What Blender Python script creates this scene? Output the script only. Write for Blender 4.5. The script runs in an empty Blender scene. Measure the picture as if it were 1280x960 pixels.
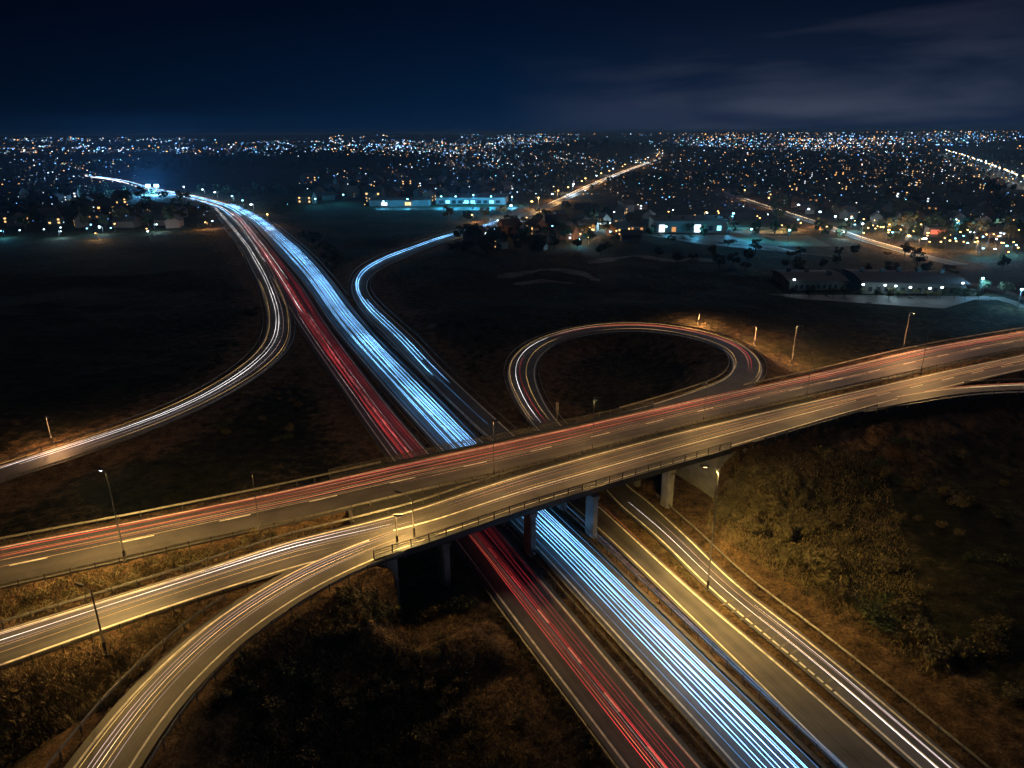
import bpy, math, random
import numpy as np
from mathutils import Matrix, Vector

random.seed(7); rng = np.random.default_rng(11)
S = bpy.context.scene
COL = S.collection
R = math.radians

# ------------------------------------------------------------------ camera
F = 888.0; H = 58.0; PITCH = R(19.5); ROLL = R(0.38); ZD = 8.5     # ZD: level of the upper road
cam_d = bpy.data.cameras.new('camera'); cam = bpy.data.objects.new('camera', cam_d); COL.objects.link(cam)
cam_d.sensor_width = 36; cam_d.lens = 36*F/1280; cam_d.clip_start = .5; cam_d.clip_end = 90000
cam.matrix_world = Matrix.Translation((0, 0, H)) @ Matrix.Rotation(R(90)-PITCH, 4, 'X') @ Matrix.Rotation(-ROLL, 4, 'Z')
S.camera = cam
S.view_settings.view_transform = 'Standard'; S.view_settings.look = 'None'
S.view_settings.gamma = 1; S.view_settings.exposure = 0; S.view_settings.use_curve_mapping = False
S.render.engine = 'CYCLES'
S.cycles.use_denoising = True
S.cycles.max_bounces = 4; S.cycles.diffuse_bounces = 2; S.cycles.glossy_bounces = 2
S.cycles.use_light_tree = True; S.cycles.caustics_reflective = False; S.cycles.caustics_refractive = False
S.cycles.sample_clamp_indirect = 4

# ------------------------------------------------------------------ night sky
W = bpy.data.worlds.new('World'); S.world = W; W.use_nodes = True
def build_world():
    nt = W.node_tree; N = nt.nodes; L = nt.links; N.clear()
    out = N.new('ShaderNodeOutputWorld'); bg = N.new('ShaderNodeBackground'); L.new(bg.outputs[0], out.inputs[0])
    tc = N.new('ShaderNodeTexCoord'); sep = N.new('ShaderNodeSeparateXYZ'); L.new(tc.outputs['Generated'], sep.inputs[0])
    ramp = N.new('ShaderNodeValToRGB'); L.new(sep.outputs['Z'], ramp.inputs[0])
    e = ramp.color_ramp.elements
    e[0].position = 0.0; e[0].color = (.0010, .0108, .040, 1)
    e[1].position = .45; e[1].color = (.0002, .0006, .0040, 1)
    m = e.new(.05); m.color = (.0009, .0098, .034, 1)
    m = e.new(.13); m.color = (.0005, .0046, .0185, 1)
    m = e.new(.22); m.color = (.0003, .0017, .0085, 1)
    # darker towards the west, warmer glow of the town on cloud in the east
    mr = N.new('ShaderNodeMapRange'); L.new(sep.outputs['X'], mr.inputs[0])
    mr.inputs[1].default_value = -.62; mr.inputs[2].default_value = .0; mr.inputs[3].default_value = .35; mr.inputs[4].default_value = 1
    mul = N.new('ShaderNodeMix'); mul.data_type = 'RGBA'; mul.blend_type = 'MULTIPLY'; mul.inputs[0].default_value = 1
    L.new(ramp.outputs[0], mul.inputs[6]); L.new(mr.outputs[0], mul.inputs[7])
    mp = N.new('ShaderNodeMapping'); L.new(tc.outputs['Generated'], mp.inputs[0]); mp.inputs['Scale'].default_value = (2.0, 2.0, 13); mp.inputs['Rotation'].default_value = (0, R(14), 0)
    mp.inputs['Location'].default_value = (.7, .2, .3)
    no = N.new('ShaderNodeTexNoise'); no.inputs['Scale'].default_value = 1.6; no.inputs['Detail'].default_value = 5; no.inputs['Roughness'].default_value = .5; no.inputs['Distortion'].default_value = .3
    L.new(mp.outputs[0], no.inputs[0])
    cr = N.new('ShaderNodeMapRange'); L.new(no.outputs[0], cr.inputs[0]); cr.inputs[1].default_value = .45; cr.inputs[2].default_value = .70
    ex = N.new('ShaderNodeMapRange'); L.new(sep.outputs['X'], ex.inputs[0]); ex.inputs[1].default_value = -.02; ex.inputs[2].default_value = .30
    hz = N.new('ShaderNodeMapRange'); L.new(sep.outputs['Z'], hz.inputs[0]); hz.inputs[1].default_value = .175; hz.inputs[2].default_value = .03
    a = N.new('ShaderNodeMath'); a.operation = 'MULTIPLY'; L.new(cr.outputs[0], a.inputs[0]); L.new(ex.outputs[0], a.inputs[1])
    b = N.new('ShaderNodeMath'); b.operation = 'MULTIPLY'; L.new(a.outputs[0], b.inputs[0]); L.new(hz.outputs[0], b.inputs[1])
    g = N.new('ShaderNodeMath'); g.operation = 'MULTIPLY'; L.new(ex.outputs[0], g.inputs[0]); L.new(hz.outputs[0], g.inputs[1])
    add = N.new('ShaderNodeMix'); add.data_type = 'RGBA'; add.blend_type = 'ADD'; L.new(b.outputs[0], add.inputs[0])
    L.new(mul.outputs[2], add.inputs[6]); add.inputs[7].default_value = (.032, .034, .044, 1)
    ad2 = N.new('ShaderNodeMix'); ad2.data_type = 'RGBA'; ad2.blend_type = 'ADD'; L.new(g.outputs[0], ad2.inputs[0])
    L.new(add.outputs[2], ad2.inputs[6]); ad2.inputs[7].default_value = (.0065, .0050, .0035, 1)
    L.new(ad2.outputs[2], bg.inputs[0]); bg.inputs[1].default_value = 1.0
build_world()
moon_d = bpy.data.lights.new('moonlight', 'SUN'); moon_d.energy = .20; moon_d.angle = R(8); moon_d.color = (.92, .90, 1)
moon = bpy.data.objects.new('moonlight', moon_d); COL.objects.link(moon); moon.rotation_euler = (R(48), 0, R(150))

# ------------------------------------------------------------------ helpers
def ray(u, v):
    x = np.asarray(u, float)-640; y = 480-np.asarray(v, float)
    c, s = math.cos(ROLL), math.sin(ROLL)
    x, y = x*c+y*s, -x*s+y*c
    return np.stack([x, F*math.cos(PITCH)+y*math.sin(PITCH), -F*math.sin(PITCH)+y*math.cos(PITCH)], -1)
def P(u, v, z=0.0):
    """point of the world at height z that shows at (u, v) of the 1280x960 photograph"""
    d = ray(u, v); t = (z-H)/d[2]
    return np.array([d[0]*t, d[1]*t, z])
def proj(p):
    p = np.asarray(p, float); x = p[..., 0]; y = p[..., 1]; z = p[..., 2]-H
    f = y*math.cos(PITCH)-z*math.sin(PITCH); up = y*math.sin(PITCH)+z*math.cos(PITCH)
    X = F*x/f; Y = F*up/f
    c, s = math.cos(ROLL), math.sin(ROLL)
    X, Y = X*c-Y*s, X*s+Y*c
    return np.stack([640+X, 480-Y], -1)

def tag(o, label=None, cat=None, group=None, kind=None):
    if label: o['label'] = label
    if cat: o['category'] = cat
    if group: o['group'] = group
    if kind: o['kind'] = kind
    return o
def empty(name, loc=(0, 0, 0), rz=0):
    o = bpy.data.objects.new(name, None); COL.objects.link(o); o.location = loc; o.rotation_euler = (0, 0, rz); o.empty_display_size = .3
    return o
def mesh(name, verts, faces, mats, parent=None, mi=None, smooth=False, uv=None):
    me = bpy.data.meshes.new(name)
    me.from_pydata([tuple(map(float, v)) for v in verts], [], [tuple(map(int, f)) for f in faces])
    for m in (mats if isinstance(mats, (list, tuple)) else [mats]): me.materials.append(m)
    if mi is not None: me.polygons.foreach_set('material_index', np.asarray(mi, np.int32))
    if smooth: me.polygons.foreach_set('use_smooth', [True]*len(me.polygons))
    if uv is not None:
        ul = me.uv_layers.new(name='uv'); li = np.zeros(len(me.loops), np.int32); me.loops.foreach_get('vertex_index', li)
        ul.data.foreach_set('uv', np.asarray(uv, np.float32)[li].ravel())
    me.update()
    o = bpy.data.objects.new(name, me); COL.objects.link(o)
    if parent: o.parent = parent
    return o
def copy_thing(src, loc, rz=0, sc=1.0):
    c = src.copy(); COL.objects.link(c); c.location = loc; c.rotation_euler = (0, 0, rz); c.scale = (sc, sc, sc) if not isinstance(sc, tuple) else sc
    for ch in src.children:
        d = ch.copy(); COL.objects.link(d); d.parent = c
        for g in ch.children:
            e = g.copy(); COL.objects.link(e); e.parent = d
    return c
class MB:
    def __init__(s): s.v = []; s.f = []; s.m = []
    def add(s, v, f, m=0):
        b = len(s.v); s.v += [tuple(x) for x in v]; s.f += [tuple(b+i for i in q) for q in f]; s.m += [m]*len(f)
    def box(s, x0, x1, y0, y1, z0, z1, m=0):
        s.add([(x0, y0, z0), (x1, y0, z0), (x1, y1, z0), (x0, y1, z0), (x0, y0, z1), (x1, y0, z1), (x1, y1, z1), (x0, y1, z1)],
              [(0, 3, 2, 1), (4, 5, 6, 7), (0, 1, 5, 4), (1, 2, 6, 5), (2, 3, 7, 6), (3, 0, 4, 7)], m)
    def tube(s, pts, rad, n=8, m=0, cap=True):
        pts = [np.asarray(p, float) for p in pts]; k = len(pts)
        rad = [rad]*k if np.isscalar(rad) else rad
        vs = []; fs = []
        for i in range(k):
            t = pts[min(i+1, k-1)]-pts[max(i-1, 0)]; t /= np.linalg.norm(t)+1e-9
            a = np.cross(t, (0, 0, 1)) if abs(t[2]) < .95 else np.cross(t, (0, 1, 0)); a /= np.linalg.norm(a); b = np.cross(t, a)
            for j in range(n):
                q = 2*math.pi*j/n; vs.append(pts[i]+rad[i]*(math.cos(q)*a+math.sin(q)*b))
        for i in range(k-1):
            for j in range(n):
                j2 = (j+1) % n; fs.append((i*n+j, i*n+j2, (i+1)*n+j2, (i+1)*n+j))
        if cap: fs.append(tuple(range(n))); fs.append(tuple((k-1)*n+j for j in range(n))[::-1])
        s.add(vs, fs, m)
    def build(s, name, mats, parent=None, smooth=False): return mesh(name, s.v, s.f, mats, parent, s.m, smooth)

def catmull(p, n=24):
    p = np.asarray(p, float); q = np.vstack([2*p[0]-p[1], p, 2*p[-1]-p[-2]]); out = []
    for i in range(1, len(q)-2):
        d1 = max(np.linalg.norm(q[i]-q[i-1]), 1e-6)**.5; d2 = max(np.linalg.norm(q[i+1]-q[i]), 1e-6)**.5; d3 = max(np.linalg.norm(q[i+2]-q[i+1]), 1e-6)**.5
        b = (d1*d1*q[i+1]-d2*d2*q[i-1]+(2*d1*d1+3*d1*d2+d2*d2)*q[i])/(3*d1*(d1+d2))
        c = (d3*d3*q[i]-d2*d2*q[i+2]+(2*d3*d3+3*d3*d2+d2*d2)*q[i+1])/(3*d3*(d3+d2))
        for t in np.linspace(0, 1, n, endpoint=False):
            out.append((1-t)**3*q[i]+3*(1-t)**2*t*b+3*(1-t)*t*t*c+t**3*q[i+1])
    out.append(q[-2]); return np.array(out)
def resample(p, k=1.0, smin=2.0):
    d = np.linalg.norm(np.diff(p, axis=0), axis=1); mid = (p[1:]+p[:-1])/2
    step = np.maximum(smin, .012*np.linalg.norm(mid[:, :2], axis=1))*k
    c = np.concatenate([[0], np.cumsum(d/step)]); n = max(int(c[-1]), 4)
    t = np.linspace(0, c[-1], n+1)
    return np.stack([np.interp(t, c, p[:, j]) for j in range(3)], 1)
def smooth1(a, w):
    if w < 1: return a
    a = np.asarray(a, float); k = np.ones(2*w+1)/(2*w+1); one = a.ndim == 1
    b = a[:, None] if one else a
    ext = np.vstack([2*b[0]-b[w:0:-1], b, 2*b[-1]-b[-2:-w-2:-1]])
    r = np.stack([np.convolve(ext[:, j], k, 'valid') for j in range(b.shape[1])], 1)
    return r[:, 0] if one else r

# ------------------------------------------------------------------ materials
def mat(name):
    m = bpy.data.materials.new(name); m.use_nodes = True
    return m, m.node_tree, m.node_tree.nodes['Principled BSDF']
def simple(name, col, rough=.7, metal=0, noise=None, bump=0):
    m, nt, b = mat(name); b.inputs['Roughness'].default_value = rough; b.inputs['Metallic'].default_value = metal
    if noise:
        sc, amt = noise
        tc = nt.nodes.new('ShaderNodeTexCoord'); no = nt.nodes.new('ShaderNodeTexNoise'); no.inputs['Scale'].default_value = sc; no.inputs['Detail'].default_value = 6
        nt.links.new(tc.outputs['Object'], no.inputs[0])
        r = nt.nodes.new('ShaderNodeValToRGB'); nt.links.new(no.outputs[0], r.inputs[0])
        r.color_ramp.elements[0].position = .3; r.color_ramp.elements[1].position = .7
        r.color_ramp.elements[0].color = tuple(c*(1-amt) for c in col)+(1,); r.color_ramp.elements[1].color = tuple(min(1, c*(1+amt)) for c in col)+(1,)
        nt.links.new(r.outputs[0], b.inputs['Base Color'])
        if bump:
            bp = nt.nodes.new('ShaderNodeBump'); bp.inputs['Strength'].default_value = bump; nt.links.new(no.outputs[0], bp.inputs['Height']); nt.links.new(bp.outputs[0], b.inputs['Normal'])
    else: b.inputs['Base Color'].default_value = tuple(col)+(1,)
    return m
def emit(name, col, st, sample=True, vary=False):
    m = bpy.data.materials.new(name); m.use_nodes = True; nt = m.node_tree; nt.nodes.clear()
    o = nt.nodes.new('ShaderNodeOutputMaterial'); e = nt.nodes.new('ShaderNodeEmission'); e.inputs[0].default_value = tuple(col)+(1,); e.inputs[1].default_value = st
    nt.links.new(e.outputs[0], o.inputs[0])
    if vary:
        tc = nt.nodes.new('ShaderNodeTexCoord'); no = nt.nodes.new('ShaderNodeTexNoise'); no.inputs['Scale'].default_value = .045; no.inputs['Detail'].default_value = 4; nt.links.new(tc.outputs['Object'], no.inputs[0])
        mr = nt.nodes.new('ShaderNodeMapRange'); nt.links.new(no.outputs[0], mr.inputs[0]); mr.inputs[1].default_value = .34; mr.inputs[2].default_value = .66; mr.inputs[3].default_value = st*.35; mr.inputs[4].default_value = st*1.6; nt.links.new(mr.outputs[0], e.inputs[1])
    if not sample: m.cycles.emission_sampling = 'NONE'
    return m
def asphalt(name, base):
    m, nt, b = mat(name); N = nt.nodes; L = nt.links
    uv = N.new('ShaderNodeUVMap'); tc = N.new('ShaderNodeTexCoord')
    mp = N.new('ShaderNodeMapping'); mp.inputs['Scale'].default_value = (.012, 1.7, 1); L.new(uv.outputs[0], mp.inputs[0])
    n1 = N.new('ShaderNodeTexNoise'); n1.inputs['Scale'].default_value = 1; n1.inputs['Detail'].default_value = 4; L.new(mp.outputs[0], n1.inputs[0])
    n2 = N.new('ShaderNodeTexNoise'); n2.inputs['Scale'].default_value = .22; n2.inputs['Detail'].default_value = 7; n2.inputs['Roughness'].default_value = .65; L.new(tc.outputs['Object'], n2.inputs[0])
    n3 = N.new('ShaderNodeTexNoise'); n3.inputs['Scale'].default_value = 9; n3.inputs['Detail'].default_value = 3; L.new(tc.outputs['Object'], n3.inputs[0])
    a = N.new('ShaderNodeMath'); a.operation = 'ADD'; L.new(n1.outputs[0], a.inputs[0]); L.new(n2.outputs[0], a.inputs[1])
    a2 = N.new('ShaderNodeMath'); a2.operation = 'MULTIPLY_ADD'; L.new(n3.outputs[0], a2.inputs[0]); a2.inputs[1].default_value = .35; L.new(a.outputs[0], a2.inputs[2])
    mr = N.new('ShaderNodeMapRange'); L.new(a2.outputs[0], mr.inputs[0]); mr.inputs[1].default_value = .85; mr.inputs[2].default_value = 1.5; mr.inputs[3].default_value = .40; mr.inputs[4].default_value = 1.7
    mx = N.new('ShaderNodeMix'); mx.data_type = 'RGBA'; mx.blend_type = 'MULTIPLY'; mx.inputs[0].default_value = 1; mx.inputs[6].default_value = tuple(base)+(1,); L.new(mr.outputs[0], mx.inputs[7])
    L.new(mx.outputs[2], b.inputs['Base Color'])
    r = N.new('ShaderNodeMapRange'); L.new(n1.outputs[0], r.inputs[0]); r.inputs[3].default_value = .5; r.inputs[4].default_value = .75; L.new(r.outputs[0], b.inputs['Roughness'])
    bp = N.new('ShaderNodeBump'); bp.inputs['Strength'].default_value = .25; bp.inputs['Distance'].default_value = .02; L.new(n3.outputs[0], bp.inputs['Height']); L.new(bp.outputs[0], b.inputs['Normal'])
    return m
def ground_mat():
    m, nt, b = mat('scrub_ground'); N = nt.nodes; L = nt.links
    tc = N.new('ShaderNodeTexCoord')
    def noi(s, d, ro=.6):
        n = N.new('ShaderNodeTexNoise'); n.inputs['Scale'].default_value = s; n.inputs['Detail'].default_value = d; n.inputs['Roughness'].default_value = ro; L.new(tc.outputs['Object'], n.inputs[0]); return n
    n1 = noi(.035, 8, .62); n2 = noi(.45, 8, .7); n3 = noi(3.2, 5, .7)
    r1 = N.new('ShaderNodeValToRGB'); L.new(n1.outputs[0], r1.inputs[0]); e = r1.color_ramp.elements
    e[0].position = .36; e[0].color = (.028, .032, .014, 1); e[1].position = .66; e[1].color = (.105, .078, .040, 1)
    q = e.new(.5); q.color = (.055, .052, .022, 1)
    r2 = N.new('ShaderNodeMapRange'); L.new(n2.outputs[0], r2.inputs[0]); r2.inputs[1].default_value = .35; r2.inputs[2].default_value = .65; r2.inputs[3].default_value = .3; r2.inputs[4].default_value = 1.5
    r3 = N.new('ShaderNodeMapRange'); L.new(n3.outputs[0], r3.inputs[0]); r3.inputs[1].default_value = .35; r3.inputs[2].default_value = .68; r3.inputs[3].default_value = .45; r3.inputs[4].default_value = 1.5
    mu = N.new('ShaderNodeMath'); mu.operation = 'MULTIPLY'; L.new(r2.outputs[0], mu.inputs[0]); L.new(r3.outputs[0], mu.inputs[1])
    mx = N.new('ShaderNodeMix'); mx.data_type = 'RGBA'; mx.blend_type = 'MULTIPLY'; mx.inputs[0].default_value = 1; L.new(r1.outputs[0], mx.inputs[6]); L.new(mu.outputs[0], mx.inputs[7])
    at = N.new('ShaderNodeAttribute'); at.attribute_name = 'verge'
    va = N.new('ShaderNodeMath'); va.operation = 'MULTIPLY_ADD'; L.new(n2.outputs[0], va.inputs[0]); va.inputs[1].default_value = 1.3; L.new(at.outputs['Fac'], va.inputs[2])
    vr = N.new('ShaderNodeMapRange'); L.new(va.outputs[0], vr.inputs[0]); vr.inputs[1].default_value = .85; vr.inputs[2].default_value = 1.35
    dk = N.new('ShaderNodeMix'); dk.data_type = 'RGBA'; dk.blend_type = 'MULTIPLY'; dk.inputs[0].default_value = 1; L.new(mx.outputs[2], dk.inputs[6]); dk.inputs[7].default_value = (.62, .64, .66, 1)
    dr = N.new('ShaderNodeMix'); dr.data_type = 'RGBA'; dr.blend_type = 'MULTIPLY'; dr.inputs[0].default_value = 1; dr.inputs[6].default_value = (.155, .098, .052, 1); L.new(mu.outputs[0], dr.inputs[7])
    vm = N.new('ShaderNodeMix'); vm.data_type = 'RGBA'; L.new(vr.outputs[0], vm.inputs[0]); L.new(dk.outputs[2], vm.inputs[6]); L.new(dr.outputs[2], vm.inputs[7])  # mixes in the painted falloff of road light
    L.new(vm.outputs[2], b.inputs['Base Color']); b.inputs['Roughness'].default_value = .95; b.inputs['Specular IOR Level'].default_value = .1
    bp = N.new('ShaderNodeBump'); bp.inputs['Strength'].default_value = .9; bp.inputs['Distance'].default_value = .5; L.new(n3.outputs[0], bp.inputs['Height'])
    bp2 = N.new('ShaderNodeBump'); bp2.inputs['Strength'].default_value = .8; bp2.inputs['Distance'].default_value = 1.5; L.new(n2.outputs[0], bp2.inputs['Height']); L.new(bp.outputs[0], bp2.inputs['Normal'])
    L.new(bp2.outputs[0], b.inputs['Normal'])
    return m
M = dict(
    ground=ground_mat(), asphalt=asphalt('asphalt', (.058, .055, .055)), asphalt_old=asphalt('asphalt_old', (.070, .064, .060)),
    ballast=simple('dark_ballast', (.022, .020, .016), .95, noise=(1.5, .5)), shaded_fascia=simple('fascia_in_shade', (.028, .032, .04), .6, noise=(.8, .3)), paint=simple('worn_road_paint', (.74, .70, .60), .6, noise=(1.3, .35)), hatch=simple('faded_hatch_paint', (.105, .095, .08), .8, noise=(.9, .6)),  # fascia colour darkened to carry the shadow on the deck edge
    concrete=simple('weathered_concrete', (.25, .245, .23), .85, noise=(.6, .28), bump=.2), concrete_dark=simple('stained_concrete', (.13, .125, .12), .9, noise=(.5, .35)),
    steel=simple('galvanised_steel', (.27, .26, .24), .5, .5, noise=(2, .25)), steel_dark=simple('dull_steel', (.085, .08, .075), .65, .3, noise=(2, .3)),
    leaf=simple('scrub_leaf', (.12, .098, .042), .9, noise=(1.5, .5)), leaf_green=simple('dark_green_leaf', (.042, .058, .022), .9, noise=(1.5, .45)),
    leaf_dry=simple('dry_grass_blade', (.155, .125, .060), .95, noise=(.5, .4)), bark=simple('bark', (.09, .065, .045), .9, noise=(4, .4)),
    wall_a=simple('rendered_wall', (.18, .17, .16), .85, noise=(.8, .15)), wall_b=simple('brick_wall', (.16, .10, .075), .9, noise=(2, .25)),
    roof=simple('roof_tile', (.07, .06, .058), .85, noise=(1.2, .3)), metal_wall=simple('metal_cladding', (.20, .24, .27), .5, .2, noise=(.3, .15)),
    glass=simple('dark_glass', (.03, .035, .04), .15),
    lot=asphalt('car_park_tarmac', (.06, .06, .058)),
)

# ------------------------------------------------------------------ roads, laid out on the real ground
class Road:
    def __init__(s, Lp, Rp, zL, zR=None, shoulder=.7, sm=4, smin=2.0):
        zR = zL if zR is None else zR
        def pts(pp, z): return catmull([P(u, v, z if np.isscalar(z) else z[i]) for i, (u, v) in enumerate(pp)])
        A = resample(pts(Lp, zL), smin=smin); B = pts(Rp, zR)
        near = np.array([B[np.argmin(((B[:, :2]-a[:2])**2).sum(1))] for a in A])
        C = (A+near)/2; hw = np.linalg.norm((A-near)[:, :2], axis=1)/2
        s.C = smooth1(C, sm); s.hw = smooth1(hw, sm*2)+shoulder; s.sh = shoulder; s.frame()
        if ((A-C)[:, :2]*s.N).sum() < 0: s.N = -s.N
    def frame(s):
        t = np.gradient(s.C[:, :2], axis=0); t /= np.linalg.norm(t, axis=1)[:, None]
        s.N = np.stack([-t[:, 1], t[:, 0]], 1)
        s.N = smooth1(s.N, 2); s.N /= np.linalg.norm(s.N, axis=1)[:, None]
        s.s = np.concatenate([[0], np.cumsum(np.linalg.norm(np.diff(s.C, axis=0), axis=1))])
        s.px = proj(s.C); s.ends = (s.px[0].copy(), s.px[-1].copy())
    def off(s, d, dz=0, i0=0, i1=None):
        sl = slice(i0, i1); d = d if np.isscalar(d) else d[sl]
        q = s.C[sl].copy(); q[:, :2] += s.N[sl]*(d[:, None] if not np.isscalar(d) else d); q[:, 2] += dz; return q
    def at(s, px):
        if px is None: return len(s.C)-1
        if px[1] >= 1025 or px[0] <= -240 or px[0] >= 1400:     # marks outside the picture stand for the end of the road
            return 0 if np.linalg.norm(s.ends[0]-px) < np.linalg.norm(s.ends[1]-px) else len(s.C)-1
        k = np.argsort(((s.px-np.array(px))**2).sum(1)); return int(next(i for i in k if s.C[i, 1] > 34 or i == k[-1]))
    def frac(s, f):                                     # f = 0 left line .. 1 right line
        w = s.hw-s.sh; return w*(1-2*f)
def extend(r, n_end, n_start=0, step=3.0):
    """carry a road straight on past the edge of the view"""
    for n, e, k in ((n_end, -1, -4), (n_start, 0, 3)):
        if not n: continue
        d = r.C[e]-r.C[k]; d[2] = 0; d /= np.linalg.norm(d); add = r.C[e]+d[None]*step*np.arange(1, n+1)[:, None]; h = np.full(n, r.hw[e])
        if e == -1: N_ = np.repeat(r.N[-1:], n, 0); r.C = np.vstack([r.C, add]); r.hw = np.concatenate([r.hw, h]); r.N = np.vstack([r.N, N_])
        else: N_ = np.repeat(r.N[:1], n, 0); r.C = np.vstack([add[::-1], r.C]); r.hw = np.concatenate([h, r.hw]); r.N = np.vstack([N_, r.N])
    r.s = np.concatenate([[0], np.cumsum(np.linalg.norm(np.diff(r.C, axis=0), axis=1))]); r.px = proj(r.C)
def ribbon(name, a, b, m, parent=None, skirt=0, v0=0.0):
    n = len(a); s = np.concatenate([[0], np.cumsum(np.linalg.norm(np.diff(a, axis=0), axis=1))])
    wd = np.linalg.norm(a-b, axis=1)
    V = []; UV = []
    rows = [0, 1/3, 2/3, 1]
    for k in rows:
        V.append(a*(1-k)+b*k); UV.append(np.stack([s, k*wd+v0], 1))
    if skirt:
        V = [a-[0, 0, skirt]]+V+[b-[0, 0, skirt]]; UV = [UV[0]]+UV+[UV[-1]]
    K = len(V); V = np.stack(V, 1).reshape(-1, 3); UV = np.stack(UV, 1).reshape(-1, 2)
    fs = [(i*K+j, i*K+j+1, (i+1)*K+j+1, (i+1)*K+j) for i in range(n-1) for j in range(K-1)]
    o = mesh(name, V, fs, m, parent, uv=UV); return o

Z = ZD
red = Road([(282, 266), (295, 277), (322, 315), (345, 355), (372, 400), (425, 478), (491, 573), (575, 680), (600, 715), (714, 865), (790, 965), (850, 1045)],
           [(297, 263), (310, 277), (342, 315), (378, 360), (403, 400), (475, 497), (534, 566), (654, 700), (735, 797), (873, 960), (950, 1045)], 0)
blue = Road([(277, 256), (296, 265), (314, 277), (348, 315), (386, 360), (412, 400), (550, 559), (687, 700), (752, 773), (900, 933), (990, 1035)],
            [(291, 254), (312, 263), (340, 280), (382, 314), (402, 335), (420, 358), (436, 379), (452, 400), (600, 550), (758, 700), (880, 819), (1024, 958), (1110, 1040)], 0)
brown = Road([(640, 271), (600, 282), (560, 292), (505, 311), (475, 321), (456, 332), (442, 348), (440, 363), (452, 388), (476, 412), (522, 460), (610, 545), (735, 648), (880, 785), (1036, 941), (1130, 1030)],
             [(640, 278), (605, 289), (560, 301), (512, 320), (494, 328), (469, 339), (458, 354), (460, 367), (482, 391), (522, 428), (550, 459), (639, 542), (741, 627), (880, 754), (1005, 857), (1117, 958), (1200, 1030)], 0, shoulder=.5, sm=3)
zl_o = [0, 0, 0, 0, 0, 0, 0, .5, 1.2, 2.2, 3.4, 4.5, 5.5, 6.6, 7.5, 8.2, 8.5, 8.5, 8.5, 8.5, 8.5]
zl_i = [0, 0, 0, 0, 0, 0, 0, .8, 1.8, 2.6, 3.6, 4.9, 6.2, 7.3, 7.9, 8.4, 8.5, 8.5, 8.5, 8.5]
loop = Road([(1230, 1030), (1149, 958), (1005, 832), (880, 730), (853, 697), (764, 622), (669, 533), (644, 496), (635, 464), (650, 438), (696, 417), (756, 406), (819, 406), (880, 416), (932, 435), (951, 455), (951, 471), (934, 486), (900, 499), (850, 513), (800, 526)],
            [(1280, 1030), (1196, 958), (1055, 838), (892, 707), (853, 667), (797, 615), (701, 533), (674, 492), (668, 458), (685, 435), (724, 420), (787, 414), (850, 420), (900, 434), (918, 452), (908, 474), (866, 490), (787, 514), (740, 525), (700, 535)], zl_o, zl_i, shoulder=.55, sm=3)
north = Road([(-260, 745), (-120, 710), (0, 683), (125, 663), (250, 636), (400, 605), (487, 585), (550, 571), (612, 558), (700, 539), (787, 520), (866, 502), (937, 487), (1036, 465), (1161, 435), (1280, 415), (1420, 390)],
             [(-260, 795), (-120, 761), (0, 733), (125, 703), (266, 672), (344, 656), (487, 621), (600, 596), (700, 572), (819, 540), (880, 525), (1000, 496), (1100, 473), (1192, 453), (1280, 434), (1420, 406)], Z, shoulder=.6)
south = Road([(-260, 860), (-120, 826), (0, 793), (125, 753), (266, 711), (400, 667), (519, 640), (600, 610), (700, 581), (819, 549), (1000, 506), (1067, 491), (1180, 465), (1280, 444), (1420, 414)],
             [(-260, 915), (-120, 874), (0, 831), (125, 786), (300, 728), (400, 697), (451, 697), (530, 674), (640, 637), (800, 590), (912, 558), (1000, 532), (1105, 502), (1161, 489), (1192, 481), (1261, 465), (1420, 431)], Z, shoulder=.6)
zr = [7.2, 7.3, 7.6, 8.0, 8.4, 8.5, 8.5, 8.5, 8.5]
ramp = Road([(30, 1050), (92, 960), (150, 886), (225, 808), (281, 764), (340, 727), (400, 698), (470, 672), (530, 652)],
            [(110, 1050), (157, 958), (194, 903), (250, 836), (300, 795), (350, 757), (400, 731), (451, 703), (560, 664)], zr, shoulder=.9)
exit_r = Road([(1060, 506), (1130, 495), (1192, 485), (1280, 480), (1420, 476)],
              [(1060, 517), (1130, 504), (1192, 493), (1280, 488), (1420, 488)], Z, shoulder=.6)
ZLEFT = dict(L=[0, 0, 0, 0, 0, 0, .1, .3, .6, .9, 1.3, 1.7, 2, 2, 2], R=[0, 0, 0, 0, 0, 0, .1, .3, .6, .9, 1.3, 1.7, 2, 2, 2])
left = Road([(262, 259), (273, 272), (287, 290), (303, 312), (317, 340), (325, 355), (332, 378), (336, 400), (330, 428), (296, 463), (219, 508), (125, 543), (0, 583), (-110, 622), (-240, 668)],
            [(274, 259), (288, 272), (303, 289), (320, 308), (338, 335), (347, 355), (358, 380), (362, 402), (357, 437), (311, 477), (234, 518), (134, 558), (0, 601), (-100, 640), (-240, 690)], ZLEFT['L'], ZLEFT['R'], shoulder=.7)
def line_road(pts, hw, sm=2, z=0):
    r = Road.__new__(Road); c = catmull([P(u, v, z) for u, v in pts]); r.C = smooth1(resample(c, smin=3), sm); r.hw = np.full(len(r.C), float(hw)); r.sh = .6; r.frame(); return r
far = line_road([(305, 274), (285, 260.5), (272, 255.5), (240, 247), (210, 241), (180, 235), (157, 228), (130, 223), (109, 220.6), (113, 218), (135, 215.4), (168, 213), (230, 208)], 11)
artery = line_road([(600, 286), (640, 274.5), (665, 266), (700, 251), (730, 236), (762, 222), (790, 211), (812, 203), (826, 197), (822, 190)], 6)
estate = line_road([(905, 238), (930, 249), (960, 259), (1010, 275), (1050, 289), (1085, 301), (1120, 311), (1152, 320), (1200, 331)], 4.5)
avenue = line_road([(1180, 193), (1205, 202), (1235, 215), (1262, 228), (1300, 243)], 5)
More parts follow.
